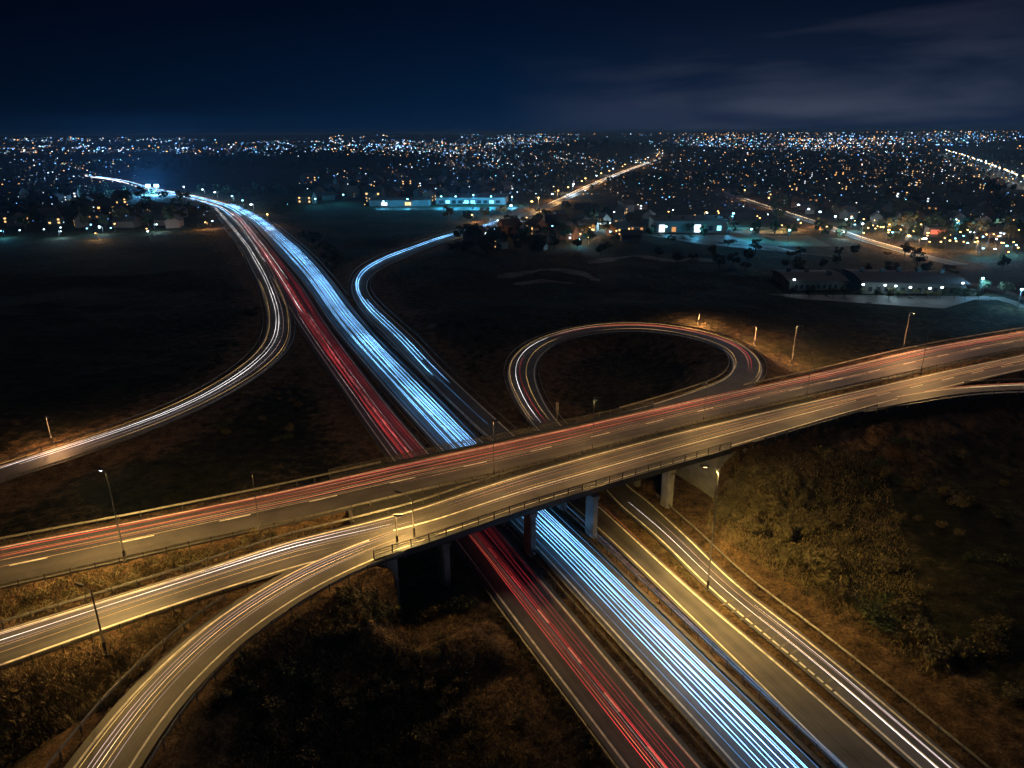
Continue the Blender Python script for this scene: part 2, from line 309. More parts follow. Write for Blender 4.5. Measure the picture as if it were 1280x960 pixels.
extend(red, 13); extend(blue, 13); extend(brown, 13); extend(loop, 0, 13); extend(ramp, 0, 12)
extend(north, 14, 14, 8); extend(south, 14, 14, 8); extend(exit_r, 14, 0, 8); extend(left, 14, 0, 8)
ROADS = dict(red=red, blue=blue, brown=brown, loop=loop, north=north, south=south, ramp=ramp, exit=exit_r, left=left, far=far, artery=artery, estate=estate, avenue=avenue)

# ------------------------------------------------------------------ terrain
low_dir = P(714, 865, 0)[:2]-P(491, 573, 0)[:2]; low_dir /= np.linalg.norm(low_dir)
def vnoise(x, y, sc, seed):
    r = np.random.default_rng(seed).random((256, 256)); x = x/sc; y = y/sc
    xi = np.floor(x).astype(int); yi = np.floor(y).astype(int); fx = x-xi; fy = y-yi; fx = fx*fx*(3-2*fx); fy = fy*fy*(3-2*fy)
    a = r[xi % 256, yi % 256]; b = r[(xi+1) % 256, yi % 256]; c = r[xi % 256, (yi+1) % 256]; d = r[(xi+1) % 256, (yi+1) % 256]
    return (a*(1-fx)+b*fx)*(1-fy)+(c*(1-fx)+d*fx)*fy-.5
def near_road(xy, r):
    """distance beyond the road's edge and the road's height, for many points"""
    out = np.full(len(xy), 1e9); zz = np.zeros(len(xy)); C = r.C[:, :2].astype(np.float32)
    for k in range(0, len(xy), 20000):
        q = xy[k:k+20000].astype(np.float32)
        A = C[:-1]; D = C[1:]-A; dd = (D**2).sum(1)
        best = np.full(len(q), 1e9, np.float32); bz = np.zeros(len(q))
        i = np.argmin(((q[:, None]-C[None])**2).sum(2), 1)
        for o in (-1, 0):
            j = np.clip(i+o, 0, len(A)-1); t = ((q-A[j])*D[j]).sum(1)/dd[j]; t = np.clip(t, 0, 1)
            pt = A[j]+D[j]*t[:, None]; ds = np.linalg.norm(q-pt, axis=1)-(r.hw[j]*(1-t)+r.hw[j+1]*t)
            u = ds < best; best[u] = ds[u]; bz[u] = (r.C[j, 2]*(1-t)+r.C[j+1, 2]*t)[u]
        out[k:k+20000] = best; zz[k:k+20000] = bz
    return out, zz
def axis_coords(lo, hi, step, far_lo, far_hi, g=1.12):
    mid = np.arange(lo, hi+step/2, step); a = []; s = step; x = hi
    while x < far_hi: s *= g; x += s; a.append(x)
    b = []; s = step; x = lo
    while x > far_lo: s *= g; x -= s; b.append(x)
    return np.array(b[::-1]+list(mid)+a)
gx = axis_coords(-105, 130, .9, -45000, 45000, 1.10); gy = axis_coords(28, 225, .9, -800, 60000, 1.055)
def far_relief(x, y):
    d = np.hypot(x, y); t = np.clip((d-3800)/6500, 0, 1); base = 49*t*t*(3-2*t)
    base = base-np.clip((d-11000)/9000, 0, 1)*30
    hills = [(-370, 1480, 24, 330, 190), (-60, 1750, 14, 260, 150), (300, 2450, 26, 240, 170), (520, 640, 5, 120, 90), (-260, 620, 5, 130, 60), (900, 1900, 10, 500, 200)]
    z = base
    for cx, cy, h, sx, sy in hills: z = z+h*np.exp(-((x-cx)/sx)**2-((y-cy)/sy)**2)
    return z+vnoise(x, y, 420, 3)*np.clip((d-900)/1500, 0, 1)*9
def terrain_height(x, y):
    x = np.asarray(x, float); y = np.asarray(y, float)
    z = .25+vnoise(x, y, 35, 5)*1.3+vnoise(x, y, 9, 6)*.7+vnoise(x, y, 3.1, 7)*.42+vnoise(x, y, 1.4, 8)*.2
    # rough rising ground east of the lower road, and the wooded rise beyond the loop
    z = z+2.5*np.exp(-((x-75)/30)**2-((y-60)/26)**2)+2.2*np.exp(-((x-30)/60)**2-((y-235)/16)**2)
    far_z = far_relief(x, y)
    base = z
    n1 = vnoise(x, y, 2.7, 9)*.55+vnoise(x, y, 1.3, 10)*.3
    cap = np.full(x.shape, 1e9); xy = np.stack([x, y], 1); rd = np.full(x.shape, 1e9)
    inner = (np.abs(x) < 520) & (y > -60) & (y < 560)
    for k, r in ROADS.items():
        if k in ('far', 'artery', 'estate', 'avenue'): sel = (y > 100) & (y < 2600) & (np.abs(x) < 1600)
        else: sel = inner
        d = np.full(x.shape, 1e9); rz = np.zeros(x.shape)
        d[sel], rz[sel] = near_road(xy[sel], r)
        low = np.where((x > P(925, 562, ZD)[0]) & (y < np.interp(x, south.C[:, 0], south.C[:, 1])), 1.9, 0) if k in ('south', 'exit') else 0
        if k in ('north', 'south', 'loop', 'ramp', 'exit', 'left'):
            h = rz-.22-low*(d > .6)-np.maximum(0, d-1.6)*.52+np.where(d > 2.2, n1, 0)*np.clip((d-2)/3, 0, 1)
            base = np.maximum(base, np.where((d < 60) & (rz > .4), h, -1e9))
        c = rz-.24+np.maximum(0, d-1.4)*(.62 if k not in ('far', 'artery', 'estate', 'avenue') else .25)
        if k in ('south', 'exit'): c = c-low*(d > .6)
        cap = np.minimum(cap, np.where(d < 90, c, 1e9)); rd = np.minimum(rd, d)
    base = base+far_z*np.clip((np.hypot(x, y)-350)/300, 0, 1)
    # level ground under the bridge, in front of its abutments
    nr = np.array([-low_dir[1], low_dir[0]]); a = P(468, 700, ZD)[:2]@nr; b = P(917, 563, ZD)[:2]@nr; a, b = min(a, b)+2.1, max(a, b)-2.1
    s_ = x*nr[0]+y*nr[1]; near_b = (s_ > a-14) & (s_ < b+14) & (x > -40) & (x < 75) & (y > 45) & (y < 140)
    dn = np.full(x.shape, 1e9); ds_ = np.full(x.shape, 1e9); dn[near_b] = near_road(xy[near_b], north)[0]; ds_[near_b] = near_road(xy[near_b], south)[0]
    for r_ in (ramp, loop):
        dd = near_road(xy[near_b], r_); ds_[near_b] = np.where(dd[1] > 4, np.minimum(ds_[near_b], dd[0]), ds_[near_b])
    dm = np.minimum(dn, ds_)
    cap = np.where(near_b & ((dm > 1.0) | ((s_ > a) & (s_ < b))), np.minimum(cap, .25+n1*.3+np.maximum(0, dm-8)*.85+np.maximum(0, s_-b)*1.1+np.maximum(0, a-s_)*1.1), cap)
    return np.minimum(base, cap), rd
GX, GY = np.meshgrid(gx, gy, indexing='ij')
tz, trd = terrain_height(GX.ravel(), GY.ravel()); TZ = tz.reshape(GX.shape); TRD = trd.reshape(GX.shape)
def hgt(x, y, A=None):
    A = TZ if A is None else A
    i = np.clip(np.searchsorted(gx, x)-1, 0, len(gx)-2); j = np.clip(np.searchsorted(gy, y)-1, 0, len(gy)-2)
    fx = (x-gx[i])/(gx[i+1]-gx[i]); fy = (y-gy[j])/(gy[j+1]-gy[j])
    return (A[i, j]*(1-fx)+A[i+1, j]*fx)*(1-fy)+(A[i, j+1]*(1-fx)+A[i+1, j+1]*fx)*fy
ny = len(gy); nx = len(gx)
ii, jj = np.meshgrid(np.arange(nx-1), np.arange(ny-1), indexing='ij'); q = (ii*ny+jj).ravel()
me = bpy.data.meshes.new('ground'); V = np.stack([GX.ravel(), GY.ravel(), TZ.ravel()], 1)
me.vertices.add(len(V)); me.vertices.foreach_set('co', V.ravel())
faces = np.stack([q, q+ny, q+ny+1, q+1], 1); me.loops.add(faces.size); me.loops.foreach_set('vertex_index', faces.ravel().astype(np.int32))
me.polygons.add(len(faces)); me.polygons.foreach_set('loop_start', np.arange(0, faces.size, 4, dtype=np.int32)); me.polygons.foreach_set('loop_total', np.full(len(faces), 4, np.int32))
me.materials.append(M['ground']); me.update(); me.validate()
verge_glow = np.clip(1-(trd-1)/11, 0, 1)*.75+vnoise(GX.ravel(), GY.ravel(), 14, 21)*.5*(trd < 40)+.25*np.clip(1-trd/40, 0, 1)  # paler by roads, darker beyond: dry verges plus light falloff painted in
at_ = me.attributes.new('verge', 'FLOAT', 'POINT'); at_.data.foreach_set('value', verge_glow.astype(np.float32))
me.polygons.foreach_set('use_smooth', [True]*len(me.polygons))
tag(bpy.data.objects.new('ground', me), kind='structure'); COL.objects.link(bpy.data.objects['ground'])
def on_ground(u, v):
    """where the sight line through (u, v) first meets the ground"""
    d = ray(u, v); d = d/np.linalg.norm(d); t = np.geomspace(30, 40000, 900)
    p = np.array([0, 0, H])+d[None]*t[:, None]; h = hgt(p[:, 0], p[:, 1]); k = np.argmax(p[:, 2] < h)
    if p[k, 2] >= h[k]: return None
    lo, hi = t[max(k-1, 0)], t[k]
    for _ in range(12):
        m_ = (lo+hi)/2; pp = np.array([0, 0, H])+d*m_
        if pp[2] < hgt(pp[0], pp[1]): hi = m_
        else: lo = m_
    pp = np.array([0, 0, H])+d*hi; pp[2] = hgt(pp[0], pp[1]); return pp

# ------------------------------------------------------------------ carriageways and their paint
def lay(r, name, m, dz=0.0):
    o = ribbon(name, r.off(r.hw, dz), r.off(-r.hw, dz), m, skirt=.22); tag(o, kind='structure'); return o
o_red = lay(red, 'motorway', M['asphalt'], .008); o_blue = lay(blue, 'motorway', M['asphalt'], .004); o_brown = lay(brown, 'slip_road', M['asphalt_old'], 0)
o_loop = lay(loop, 'loop_road', M['asphalt_old'], -.004); o_north = lay(north, 'road', M['asphalt'], .008); o_south = lay(south, 'road', M['asphalt_old'], .004)
o_ramp = lay(ramp, 'slip_road', M['asphalt_old'], 0); o_exit = lay(exit_r, 'slip_road', M['asphalt'], 0); o_left = lay(left, 'slip_road', M['asphalt_old'], 0)
o_far = lay(far, 'motorway', M['asphalt'], -.02); o_art = lay(artery, 'road', M['asphalt'], -.008); o_est = lay(estate, 'road', M['lot'], -.008); o_av = lay(avenue, 'road', M['asphalt'], -.008)
def stripe(r, o, f, w=.26, a=None, b=None, dash=None, dz=.016, extra=0.0, m=None):
    i0 = 0 if a is None else r.at(a); i1 = len(r.C)-1 if b is None else r.at(b)
    if i0 > i1: i0, i1 = i1, i0
    d = r.frac(f)+extra; A = r.off(d+w/2, dz, i0, i1+1); B = r.off(d-w/2, dz, i0, i1+1)
    if len(A) < 2: return
    if not dash: return ribbon('lane_marking', A, B, m or M['paint'], o)
    s = np.concatenate([[0], np.cumsum(np.linalg.norm(np.diff(A, axis=0), axis=1))]); vs = []; fs = []; x = 0
    while x+dash[0] < s[-1]:
        e = []
        for t in (x, x+dash[0]/2, x+dash[0]): e += [[np.interp(t, s, A[:, j]) for j in range(3)], [np.interp(t, s, B[:, j]) for j in range(3)]]
        n = len(vs); vs += e; fs += [(n, n+1, n+3, n+2), (n+2, n+3, n+5, n+4)]; x += sum(dash)
    mesh('lane_marking', vs, fs, m or M['paint'], o)
for r, o in ((red, o_red), (north, o_north)):
    stripe(r, o, 0); stripe(r, o, 1)
stripe(red, o_red, .52, dash=(3, 5)); stripe(north, o_north, .54, dash=(4, 8))
stripe(blue, o_blue, 0); stripe(blue, o_blue, 1, a=(452, 400), b=(1110, 1040)); stripe(blue, o_blue, .5, dash=(3, 6), a=(320, 280), b=(560, 540)); stripe(blue, o_blue, 1)
stripe(brown, o_brown, 1, w=.27); stripe(brown, o_brown, 0, w=.2)
stripe(loop, o_loop, 0, w=.27, a=(1230, 1030), b=(934, 486)); stripe(loop, o_loop, 1, w=.27)
stripe(south, o_south, 0, w=.27); stripe(south, o_south, 1, w=.27, b=(400, 697), a=(-260, 915)); stripe(south, o_south, .52, a=(480, 655), b=(1050, 512), w=.27)
stripe(south, o_south, .52, a=(1050, 512), b=(1400, 430), dash=(4, 6)); stripe(south, o_south, 1, w=.27, a=(530, 668), b=(1105, 502)); stripe(south, o_south, 1, w=.22, a=(1140, 494), b=(1400, 434))
stripe(ramp, o_ramp, 0, w=.24, a=(30, 1050), b=(470, 672)); stripe(ramp, o_ramp, 1, w=.22, a=(110, 1050), b=(530, 674))
stripe(exit_r, o_exit, 0, w=.27, a=(1130, 497), b=(1420, 476)); stripe(exit_r, o_exit, 1, w=.27)
stripe(left, o_left, 0, w=.27); stripe(left, o_left, 1, w=.27); stripe(estate, o_est, 0, .3); stripe(estate, o_est, 1, .3)
# worn hatching where the two lower slip roads close on each other
def nose_hatch():
    vs = []; fs = []
    for k, u in enumerate(np.linspace(905, 1040, 13)):
        a = P(u-4, 756+(u-905)*.80, .02); b = P(u+12, 748+(u-905)*.80, .02); d = np.array([.35, -.2, 0]); n = len(vs)
        vs += [a, b, b+d, a+d]; fs += [(n, n+1, n+2, n+3)]
    mesh('hatch_marking', vs, fs, M['hatch'], o_brown)
nose_hatch()

# ------------------------------------------------------------------ the bridge
low_dir = P(714, 865, 0)[:2]-P(491, 573, 0)[:2]; low_dir /= np.linalg.norm(low_dir)
SL = south.off(-south.hw); NL = north.off(north.hw)
def hit(line, p, d):
    """first crossing of polyline with the straight line p + t d"""
    nrm = np.array([-d[1], d[0]]); s = (line[:, :2]-p[:2])@nrm
    k = np.where(np.sign(s[:-1]) != np.sign(s[1:]))[0]
    if not len(k): return None
    k = k[0]; t = s[k]/(s[k]-s[k+1]); return line[k]*(1-t)+line[k+1]*t
def bridge():
    root = empty('road_bridge', (float(P(700, 600, 0)[0]), float(P(700, 600, 0)[1]), 0))
    tag(root, 'long concrete bridge on round piers carrying the amber lit road over the motorway', 'bridge')
    off0 = np.array(root.location)
    pL = P(468, 700, Z); pR = P(917, 563, Z)
    # edges of the deck, cut along the direction of the lower road
    nrm = np.array([-low_dir[1], low_dir[0]])
    def cut(line, n=40):
        s = (line[:, :2])@nrm; a = pL[:2]@nrm; b = pR[:2]@nrm
        if s[0] > s[-1]: line = line[::-1]; s = s[::-1]
        if a > b: a, b = b, a
        t = np.linspace(a, b, n); return np.stack([np.interp(t, s, line[:, j]) for j in range(3)], 1)
    so = catmull([P(u, v, Z) for u, v in ((400, 722), (430, 712), (455, 705), (490, 693), (530, 681), (585, 662), (640, 643), (700, 624), (800, 594), (912, 562), (960, 549), (1000, 538))]); no = north.off(north.hw+1.0)
    mid1 = south.off(south.hw); mid2 = north.off(-north.hw)
    Sx = cut(so); Nx = cut(no); ts = np.linspace(0, 1, len(Sx))
    # south edge must not leave the ramp that joins at the west end
    def strip(a, b, z0, z1, name, m):
        V = np.concatenate([a*[1, 1, 0]+[0, 0, z1], b*[1, 1, 0]+[0, 0, z1], a*[1, 1, 0]+[0, 0, z0], b*[1, 1, 0]+[0, 0, z0]])-off0; n = len(a); f = []
        for i in range(n-1):
            f += [(i, i+1, n+i+1, n+i), (2*n+i, 3*n+i, 3*n+i+1, 2*n+i+1), (i, 2*n+i, 2*n+i+1, i+1), (n+i, n+i+1, 3*n+i+1, 3*n+i)]
        f += [(0, n, 3*n, 2*n), (n-1, 3*n-1, 4*n-1, 2*n-1)]
        return mesh(name, V, f, m, root)
    strip(Sx, Nx, Z-.62, Z-.03, 'deck', M['asphalt_old'])
    def inset(a, b, d): v = (b-a); v /= np.linalg.norm(v, axis=1)[:, None]; return a+v*d
    strip(inset(Sx, Nx, -.12), inset(Sx, Nx, .45), Z-.75, Z+.16, 'edge_beam', M['shaded_fascia'])
    strip(inset(Nx, Sx, -.12), inset(Nx, Sx, .45), Z-.75, Z+.16, 'edge_beam', M['shaded_fascia'])
    W_ = np.linalg.norm(Nx-Sx, axis=1).mean()
    for k in range(6):
        d = 1.4+k*(W_-3.2)/5; strip(inset(Sx, Nx, d), inset(Sx, Nx, d+.6), Z-1.75, Z-.62, 'girder', M['concrete_dark'])
    # three-rail parapets
    for a, sg in ((inset(Sx, Nx, .15), 1), (inset(Nx, Sx, .15), -1)):
        for h in (.45, .8, 1.12):
            b = MB(); b.tube([q-off0+np.array([0, 0, h+.1]) for q in a], .06 if h < 1 else .085, 6); b.build('parapet_rail', M['steel_dark'], root)
        c = resample(a, 1, 2.4); proto = None
        for q in c:
            if proto is None:
                b = MB(); b.box(-.07, .07, -.07, .07, 0, 1.26); proto = b.build('parapet_post', M['steel_dark'], root); o = proto
            else: o = proto.copy(); COL.objects.link(o); o.parent = root
            o.location = tuple(q-off0+np.array([0, 0, .1]))
    # pier rows stand in the strips beside the lower carriageways
    rows = [red.off(red.hw+4.6), (red.off(-red.hw-1.3)), (blue.off(-blue.hw-1.1)), loop.off(-loop.hw-2.0)]
    for line in rows:
        a = hit(Sx, line[0]*0+line[np.argmin(np.linalg.norm(line[:, :2]-Sx[20, :2], axis=1))], low_dir)
        i = np.argmin(np.linalg.norm(line[:, None, :2]-Sx[None, :, :2], axis=2).min(1)); pS = line[i]
        j = np.argmin(np.linalg.norm(line[:, None, :2]-Nx[None, :, :2], axis=2).min(1)); pN = line[j]
        d = pN-pS; Ln = np.linalg.norm(d); d /= Ln
        w = np.array([-d[1], d[0], 0])
        for t in np.linspace(.08, .92, 3):
            q = pS+d*Ln*t; b = MB(); q0 = np.array([q[0], q[1], 0])-off0
            b.add([q0+d*s1*1.15+w*s2*.62+[0, 0, zz] for zz in (-.8, Z-2.35) for s1, s2 in ((-1, -.6), (-.6, -1), (.6, -1), (1, -.6), (1, .6), (.6, 1), (-.6, 1), (-1, .6))],
                  [(i_, (i_+1) % 8, 8+(i_+1) % 8, 8+i_) for i_ in range(8)]); b.build('pier', M['concrete'], root)
        b = MB(); q0 = pS*[1, 1, 0]-off0+d*.6; q1 = pN*[1, 1, 0]-off0-d*.6
        b.add([x+w*s2*.6+[0, 0, zz] for zz in (Z-2.35, Z-1.74) for x, s2 in ((q0, -1), (q1, -1), (q1, 1), (q0, 1))], [(0, 3, 2, 1), (4, 5, 6, 7), (0, 1, 5, 4), (1, 2, 6, 5), (2, 3, 7, 6), (3, 0, 4, 7)])
        b.build('crosshead', M['concrete'], root)
    for e in (0, -1):
        a = Sx[e]-off0; c = Nx[e]-off0; d = (c-a)/np.linalg.norm(c-a); o2 = (Sx[1]-Sx[0]) if e == 0 else (Sx[-2]-Sx[-1]); o2 = o2/np.linalg.norm(o2)
        b = MB()
        b.add([x+o2*s2+[0, 0, 0]+np.array([0, 0, zz-Z]) for zz in (-.8, Z-.63) for x, s2 in ((a+d*.4, 3.0), (c-d*.4, 3.0), (c-d*.4, 1.9), (a+d*.4, 1.9))],
              [(0, 3, 2, 1), (4, 5, 6, 7), (0, 1, 5, 4), (1, 2, 6, 5), (2, 3, 7, 6), (3, 0, 4, 7)]); b.build('abutment', M['concrete'], root)
        b = MB()                                        # wing wall back along the south face
        b.add([x+w2*s2+np.array([0, 0, zz]) for x, zt in ((a+o2*3.0, 0), (a-o2*7.0, 0)) for w2 in (d,) for s2, zz in ((.05, -Z-.5), (.05, -.75-(0)), (.40, -.75), (.40, -Z-.5))],
              [(0, 1, 2, 3), (4, 7, 6, 5), (0, 4, 5, 1), (1, 5, 6, 2), (2, 6, 7, 3), (3, 7, 4, 0)]); b.build('wing_wall', M['concrete'], root)
    return Sx, Nx
BS, BN = bridge()
def retaining_wall():
    a = south.off(-south.hw-.35, 0, *sorted((south.at((922, 560)), south.at((1080, 508))))); b = exit_r.off(-exit_r.hw-.35, 0, *sorted((exit_r.at((1110, 507)), exit_r.at((1420, 488)))))
    if a[0, 0] > a[-1, 0]: a = a[::-1]
    if b[0, 0] > b[-1, 0]: b = b[::-1]
    c = resample(catmull(np.vstack([a, b])[::3], 6), 1, 2); c = smooth1(c, 2); o0 = c[0]*[1, 1, 0]
    t = np.gradient(c[:, :2], axis=0); t /= np.linalg.norm(t, axis=1)[:, None]; n = np.stack([-t[:, 1], t[:, 0], t[:, 0]*0], 1); V = []
    for p_, q_ in zip(c-o0, n): V += [p_+q_*.25+[0, 0, .06], p_-q_*.12+[0, 0, .06], p_-q_*.12+[0, 0, -4], p_+q_*.25+[0, 0, -4]]
    o = mesh('retaining_wall', V, [(i*4+j, i*4+(j+1) % 4, i*4+4+(j+1) % 4, i*4+4+j) for i in range(len(c)-1) for j in range(4)], M['shaded_fascia']); o.location = tuple(o0)
    tag(o, 'dark retaining wall carrying the near side of the upper road right of the bridge', 'wall')
retaining_wall()

# ------------------------------------------------------------------ guardrails
post_proto = None
def guard(r, side, extra, a, b, label, post=True, dark=False, step=2.6):
    i0, i1 = sorted((r.at(a), r.at(b))); d = (r.hw+extra)*side
    pts = resample(r.off(d, 0, i0, i1+1), 1, 1.5)
    if len(pts) < 3: return
    root = empty('guardrail', tuple(pts[len(pts)//2])); o0 = pts[len(pts)//2]
    tag(root, label, 'guardrail', 'steel guardrails along the roads')
    g = np.gradient(pts[:, :2], axis=0); g /= np.linalg.norm(g, axis=1)[:, None]; n = np.stack([-g[:, 1], g[:, 0]], 1)
    prof = [(.00, .50), (.06, .56), (.06, .61), (.01, .66), (.06, .71), (.06, .76), (.00, .82), (-.02, .82), (-.02, .50)]
    V = []; K = len(prof)
    for p_, nn in zip(pts, n):
        for dx, dz in prof: V.append((p_[0]+nn[0]*dx*-side-o0[0], p_[1]+nn[1]*dx*-side-o0[1], p_[2]+dz-o0[2]))
    fs = [(i*K+j, i*K+(j+1) % K, (i+1)*K+(j+1) % K, (i+1)*K+j) for i in range(len(pts)-1) for j in range(K)]
    mesh('rail', V, fs, M['steel'], root)
    ps = resample(pts, 1, step); ps = ps[np.argsort(np.linalg.norm(ps, axis=1))]
    ang = [math.atan2(*(pts[min(k+1, len(pts)-1)]-pts[max(k-1, 0)])[[1, 0]]) for k in [int(np.argmin(((pts-q_)**2).sum(1))) for q_ in ps]]
    proto = None
    for q_, an in list(zip(ps, ang))[:95]:
        if proto is None: bb = MB(); bb.box(-.06, .06, -.05, .05, -.5, .86); proto = bb.build('post', M['steel_dark'], root); o = proto
        else: o = proto.copy(); COL.objects.link(o); o.parent = root
        o.location = tuple(q_-o0+np.array([n[0, 0]*0, 0, 0])); o.rotation_euler = (0, 0, an)
    if len(ps) > 95:
        bb = MB()
        for q_ in ps[95:]: x, y, z = q_-o0; bb.box(x-.05, x+.05, y-.05, y+.05, z-.4, z+.86)
        tag(bb.build('post', M['steel_dark'], root), kind='stuff')
guard(red, 1, .6, (300, 285), (850, 1045), 'guardrail on the outer verge left of the red tail light carriageway')
guard(red, -1, .7, (310, 277), (950, 1045), 'guardrail in the narrow median between red and blue carriageways, red side')
guard(blue, 1, .5, (314, 277), (990, 1035), 'guardrail in the narrow median between red and blue carriageways, blue side')
guard(blue, -1, .45, (436, 379), (1110, 1040), 'guardrail between the blue carriageway and the brown slip road')
guard(blue, -1, .8, (330, 274), (425, 362), 'short guardrail right of the blue carriageway before the curving slip road leaves it')
guard(brown, -1, .9, (600, 287), (632, 540), 'guardrail right of the slip road curving up to the dark woods')
guard(brown, 1, .8, (600, 282), (441, 352), 'guardrail on the outer left side of the curving blue lit slip road')
guard(loop, -1, 1.5, (800, 620), (1280, 1030), 'guardrail right of the yellow lit lower slip road')
guard(loop, 1, .6, (672, 538), (934, 486), 'guardrail round the outside of the loop road')
guard(loop, -1, .6, (703, 536), (780, 517), 'guardrail round the inside of the loop road')
guard(north, 1, .8, (-260, 745), (493, 583), 'guardrail north of the red streaked upper road, left of the bridge')
guard(north, 1, .8, (950, 484), (1420, 390), 'guardrail north of the upper road, right of the loop road')
guard(north, -1, .5, (-260, 795), (1420, 406), 'guardrail along the median side of the red streaked upper road')
guard(south, 1, .5, (-260, 860), (1420, 414), 'guardrail along the median side of the near upper road')
guard(south, -1, .9, (-260, 915), (310, 724), 'guardrail on the near side of the upper road, ending at the slip road nose')
guard(ramp, 1, 1.0, (30, 1050), (300, 752), 'guardrail left of the slip road curving to the bottom left corner')
guard(ramp, -1, .9, (110, 1050), (490, 688), 'guardrail right of the slip road curving to the bottom left corner')
guard(south, -1, .9, (935, 551), (1075, 512), 'guardrail on the near side of the upper road just right of the bridge')
guard(exit_r, -1, .8, (1075, 512), (1420, 488), 'guardrail on the near side of the slip road leaving at the right edge')
guard(exit_r, 1, .7, (1215, 484), (1420, 476), 'guardrail in the gore between the upper road and the right slip road')
guard(left, 1, .8, (285, 289), (-240, 668), 'guardrail on the field side of the left curving slip road')
guard(left, -1, .8, (358, 385), (-240, 690), 'guardrail on the bridge side of the left curving slip road')

# ------------------------------------------------------------------ light trails: glowing threads at lamp height over the lanes
EM = dict(
    cyan=emit('headlight_blue_white', (.20, .52, 1.0), 12, vary=True), cyan_dim=emit('headlight_blue_dim', (.12, .42, .9), 1.6, vary=True), white=emit('headlight_white', (.85, .80, .80), 5, vary=True),
    warm=emit('headlight_warm', (1.0, .70, .38), 6, vary=True), pale=emit('headlight_pale_violet', (.80, .55, .52), 2.0, vary=True), red=emit('tail_light_red', (1.0, .06, .07), 1.9, vary=True),
    red_dim=emit('tail_light_red_dim', (.6, .03, .05), 1.2, vary=True), orange=emit('tail_light_orange', (1.0, .24, .10), 2, vary=True), amber=emit('amber_streak', (1.0, .60, .20), 2.6, vary=True),
    salmon=emit('tail_light_salmon', (1.0, .42, .22), 1.6, vary=True))
ordw = ['first', 'second', 'third', 'fourth', 'fifth', 'sixth', 'seventh', 'eighth', 'ninth', 'tenth', 'eleventh', 'twelfth', 'thirteenth', 'fourteenth', 'fifteenth', 'sixteenth',
        'seventeenth', 'eighteenth', 'nineteenth', 'twentieth']
def ordinal(k):
    if k < 20: return ordw[k]
    t = ['', '', 'twenty', 'thirty', 'forty', 'fifty', 'sixty', 'seventy', 'eighty', 'ninety'][(k+1)//10]; u = (k+1) % 10
    return t+'-'+ordw[u-1] if u else t[:-1]+'ieth'
desc = dict(cyan='bright blue-white headlight streak', cyan_dim='faint blue headlight streak', white='crisp white headlight streak', warm='warm white light streak', pale='thin pale light streak',
            red='red tail light streak', red_dim='dim red tail light streak', orange='orange-red tail light streak', amber='thin amber light streak', salmon='faint salmon tail light streak')
def trails(r, where, specs, group, cross='from left'):
    specs = sorted(specs, key=lambda q_: q_[0])
    for k, sp in enumerate(specs):
        f, c, rad, h = sp[:4]; a = sp[4] if len(sp) > 4 else None; b = sp[5] if len(sp) > 5 else None
        i0 = 0 if a is None else r.at(a); i1 = len(r.C)-1 if b is None else r.at(b); i0, i1 = min(i0, i1), max(i0, i1)
        ph = random.random()*6; wob = .10*np.sin(r.s/31+ph)+.06*np.sin(r.s/13+ph*2)
        p_ = r.off(r.frac(f)+wob, 0, i0, i1+1); p_[:, 2] += h+.03*np.sin(r.s[i0:i1+1]/9+ph)
        if len(p_) < 3: continue
        dist = np.linalg.norm(p_-[0, 0, H], axis=1); rr = rad*.31*np.clip(dist/150, 1, 5)**.22
        rr[:3] *= np.array([.2, .5, .8])[:len(rr[:3])]; rr[-3:] *= np.array([.8, .5, .2])
        o0 = p_[len(p_)//2]; bb = MB(); bb.tube(list(p_-o0), list(rr), 5)
        o = bb.build('light_trail', EM[c], None, True); o.location = tuple(o0)
        tag(o, '%s, %s %s on %s' % (desc[c], ordinal(k), cross, where), 'light trail', group)
trails(blue, 'the blue lit motorway carriageway', [(.22, 'cyan', .036, .65), (.27, 'cyan', .040, .68), (.385, 'cyan', .036, .65), (.425, 'cyan', .05, .66), (.51, 'cyan', .07, .7), (.545, 'cyan', .036, .65),
                                                  (.61, 'cyan', .065, .66), (.645, 'cyan', .03, .9), (.715, 'cyan', .045, .65), (.775, 'cyan', .045, .65), (.90, 'cyan_dim', .04, .7), (.06, 'cyan_dim', .035, .7)],
       'headlight streaks on the blue lit carriageway')
trails(blue, 'the dark edge of the blue carriageway', [(1.18, 'cyan_dim', .035, .6, (600, 550), (1110, 1040)), (1.25, 'cyan_dim', .03, .6, (600, 550), (1110, 1040))], 'faint streaks beside the blue lit carriageway')
trails(red, 'the red lit motorway carriageway', [(.25, 'red', .05, .8), (.30, 'orange', .04, .8, (575, 680), (850, 1045)), (.30, 'red', .035, .8, (330, 315), (575, 680)), (.43, 'red', .055, .8), (.47, 'red', .035, .85), (.64, 'red_dim', .045, .8, (372, 400), (850, 1045)),
                                                (.72, 'red_dim', .05, .8), (.80, 'red', .03, .8, (330, 315), (640, 700)), (.13, 'pale', .03, .7, (372, 400), (500, 590)), (.58, 'pale', .028, .65, (372, 400), (500, 590)), (.35, 'red', .02, .8), (.40, 'pale', .015, .8), (.55, 'red_dim', .025, .8), (.88, 'red_dim', .025, .8)],
       'tail light streaks on the red lit carriageway')
trails(red, 'the far merge', [(.35, 'white', .055, .65, (282, 266), (372, 400)), (.6, 'white', .05, .65, (282, 266), (350, 355)), (.05, 'white', .05, .65, (282, 266), (335, 335))], 'white streaks at the far merge')
trails(brown, 'the slip road curving into the woods', [(.28, 'cyan', .07, .65, (640, 274), (540, 478)), (.45, 'cyan', .07, .65, (620, 280), (528, 455)), (.36, 'cyan_dim', .05, .65, (600, 284), (610, 545)), (.62, 'cyan', .035, .65, (462, 372), (560, 480))], 'headlight streaks on the curving slip road')
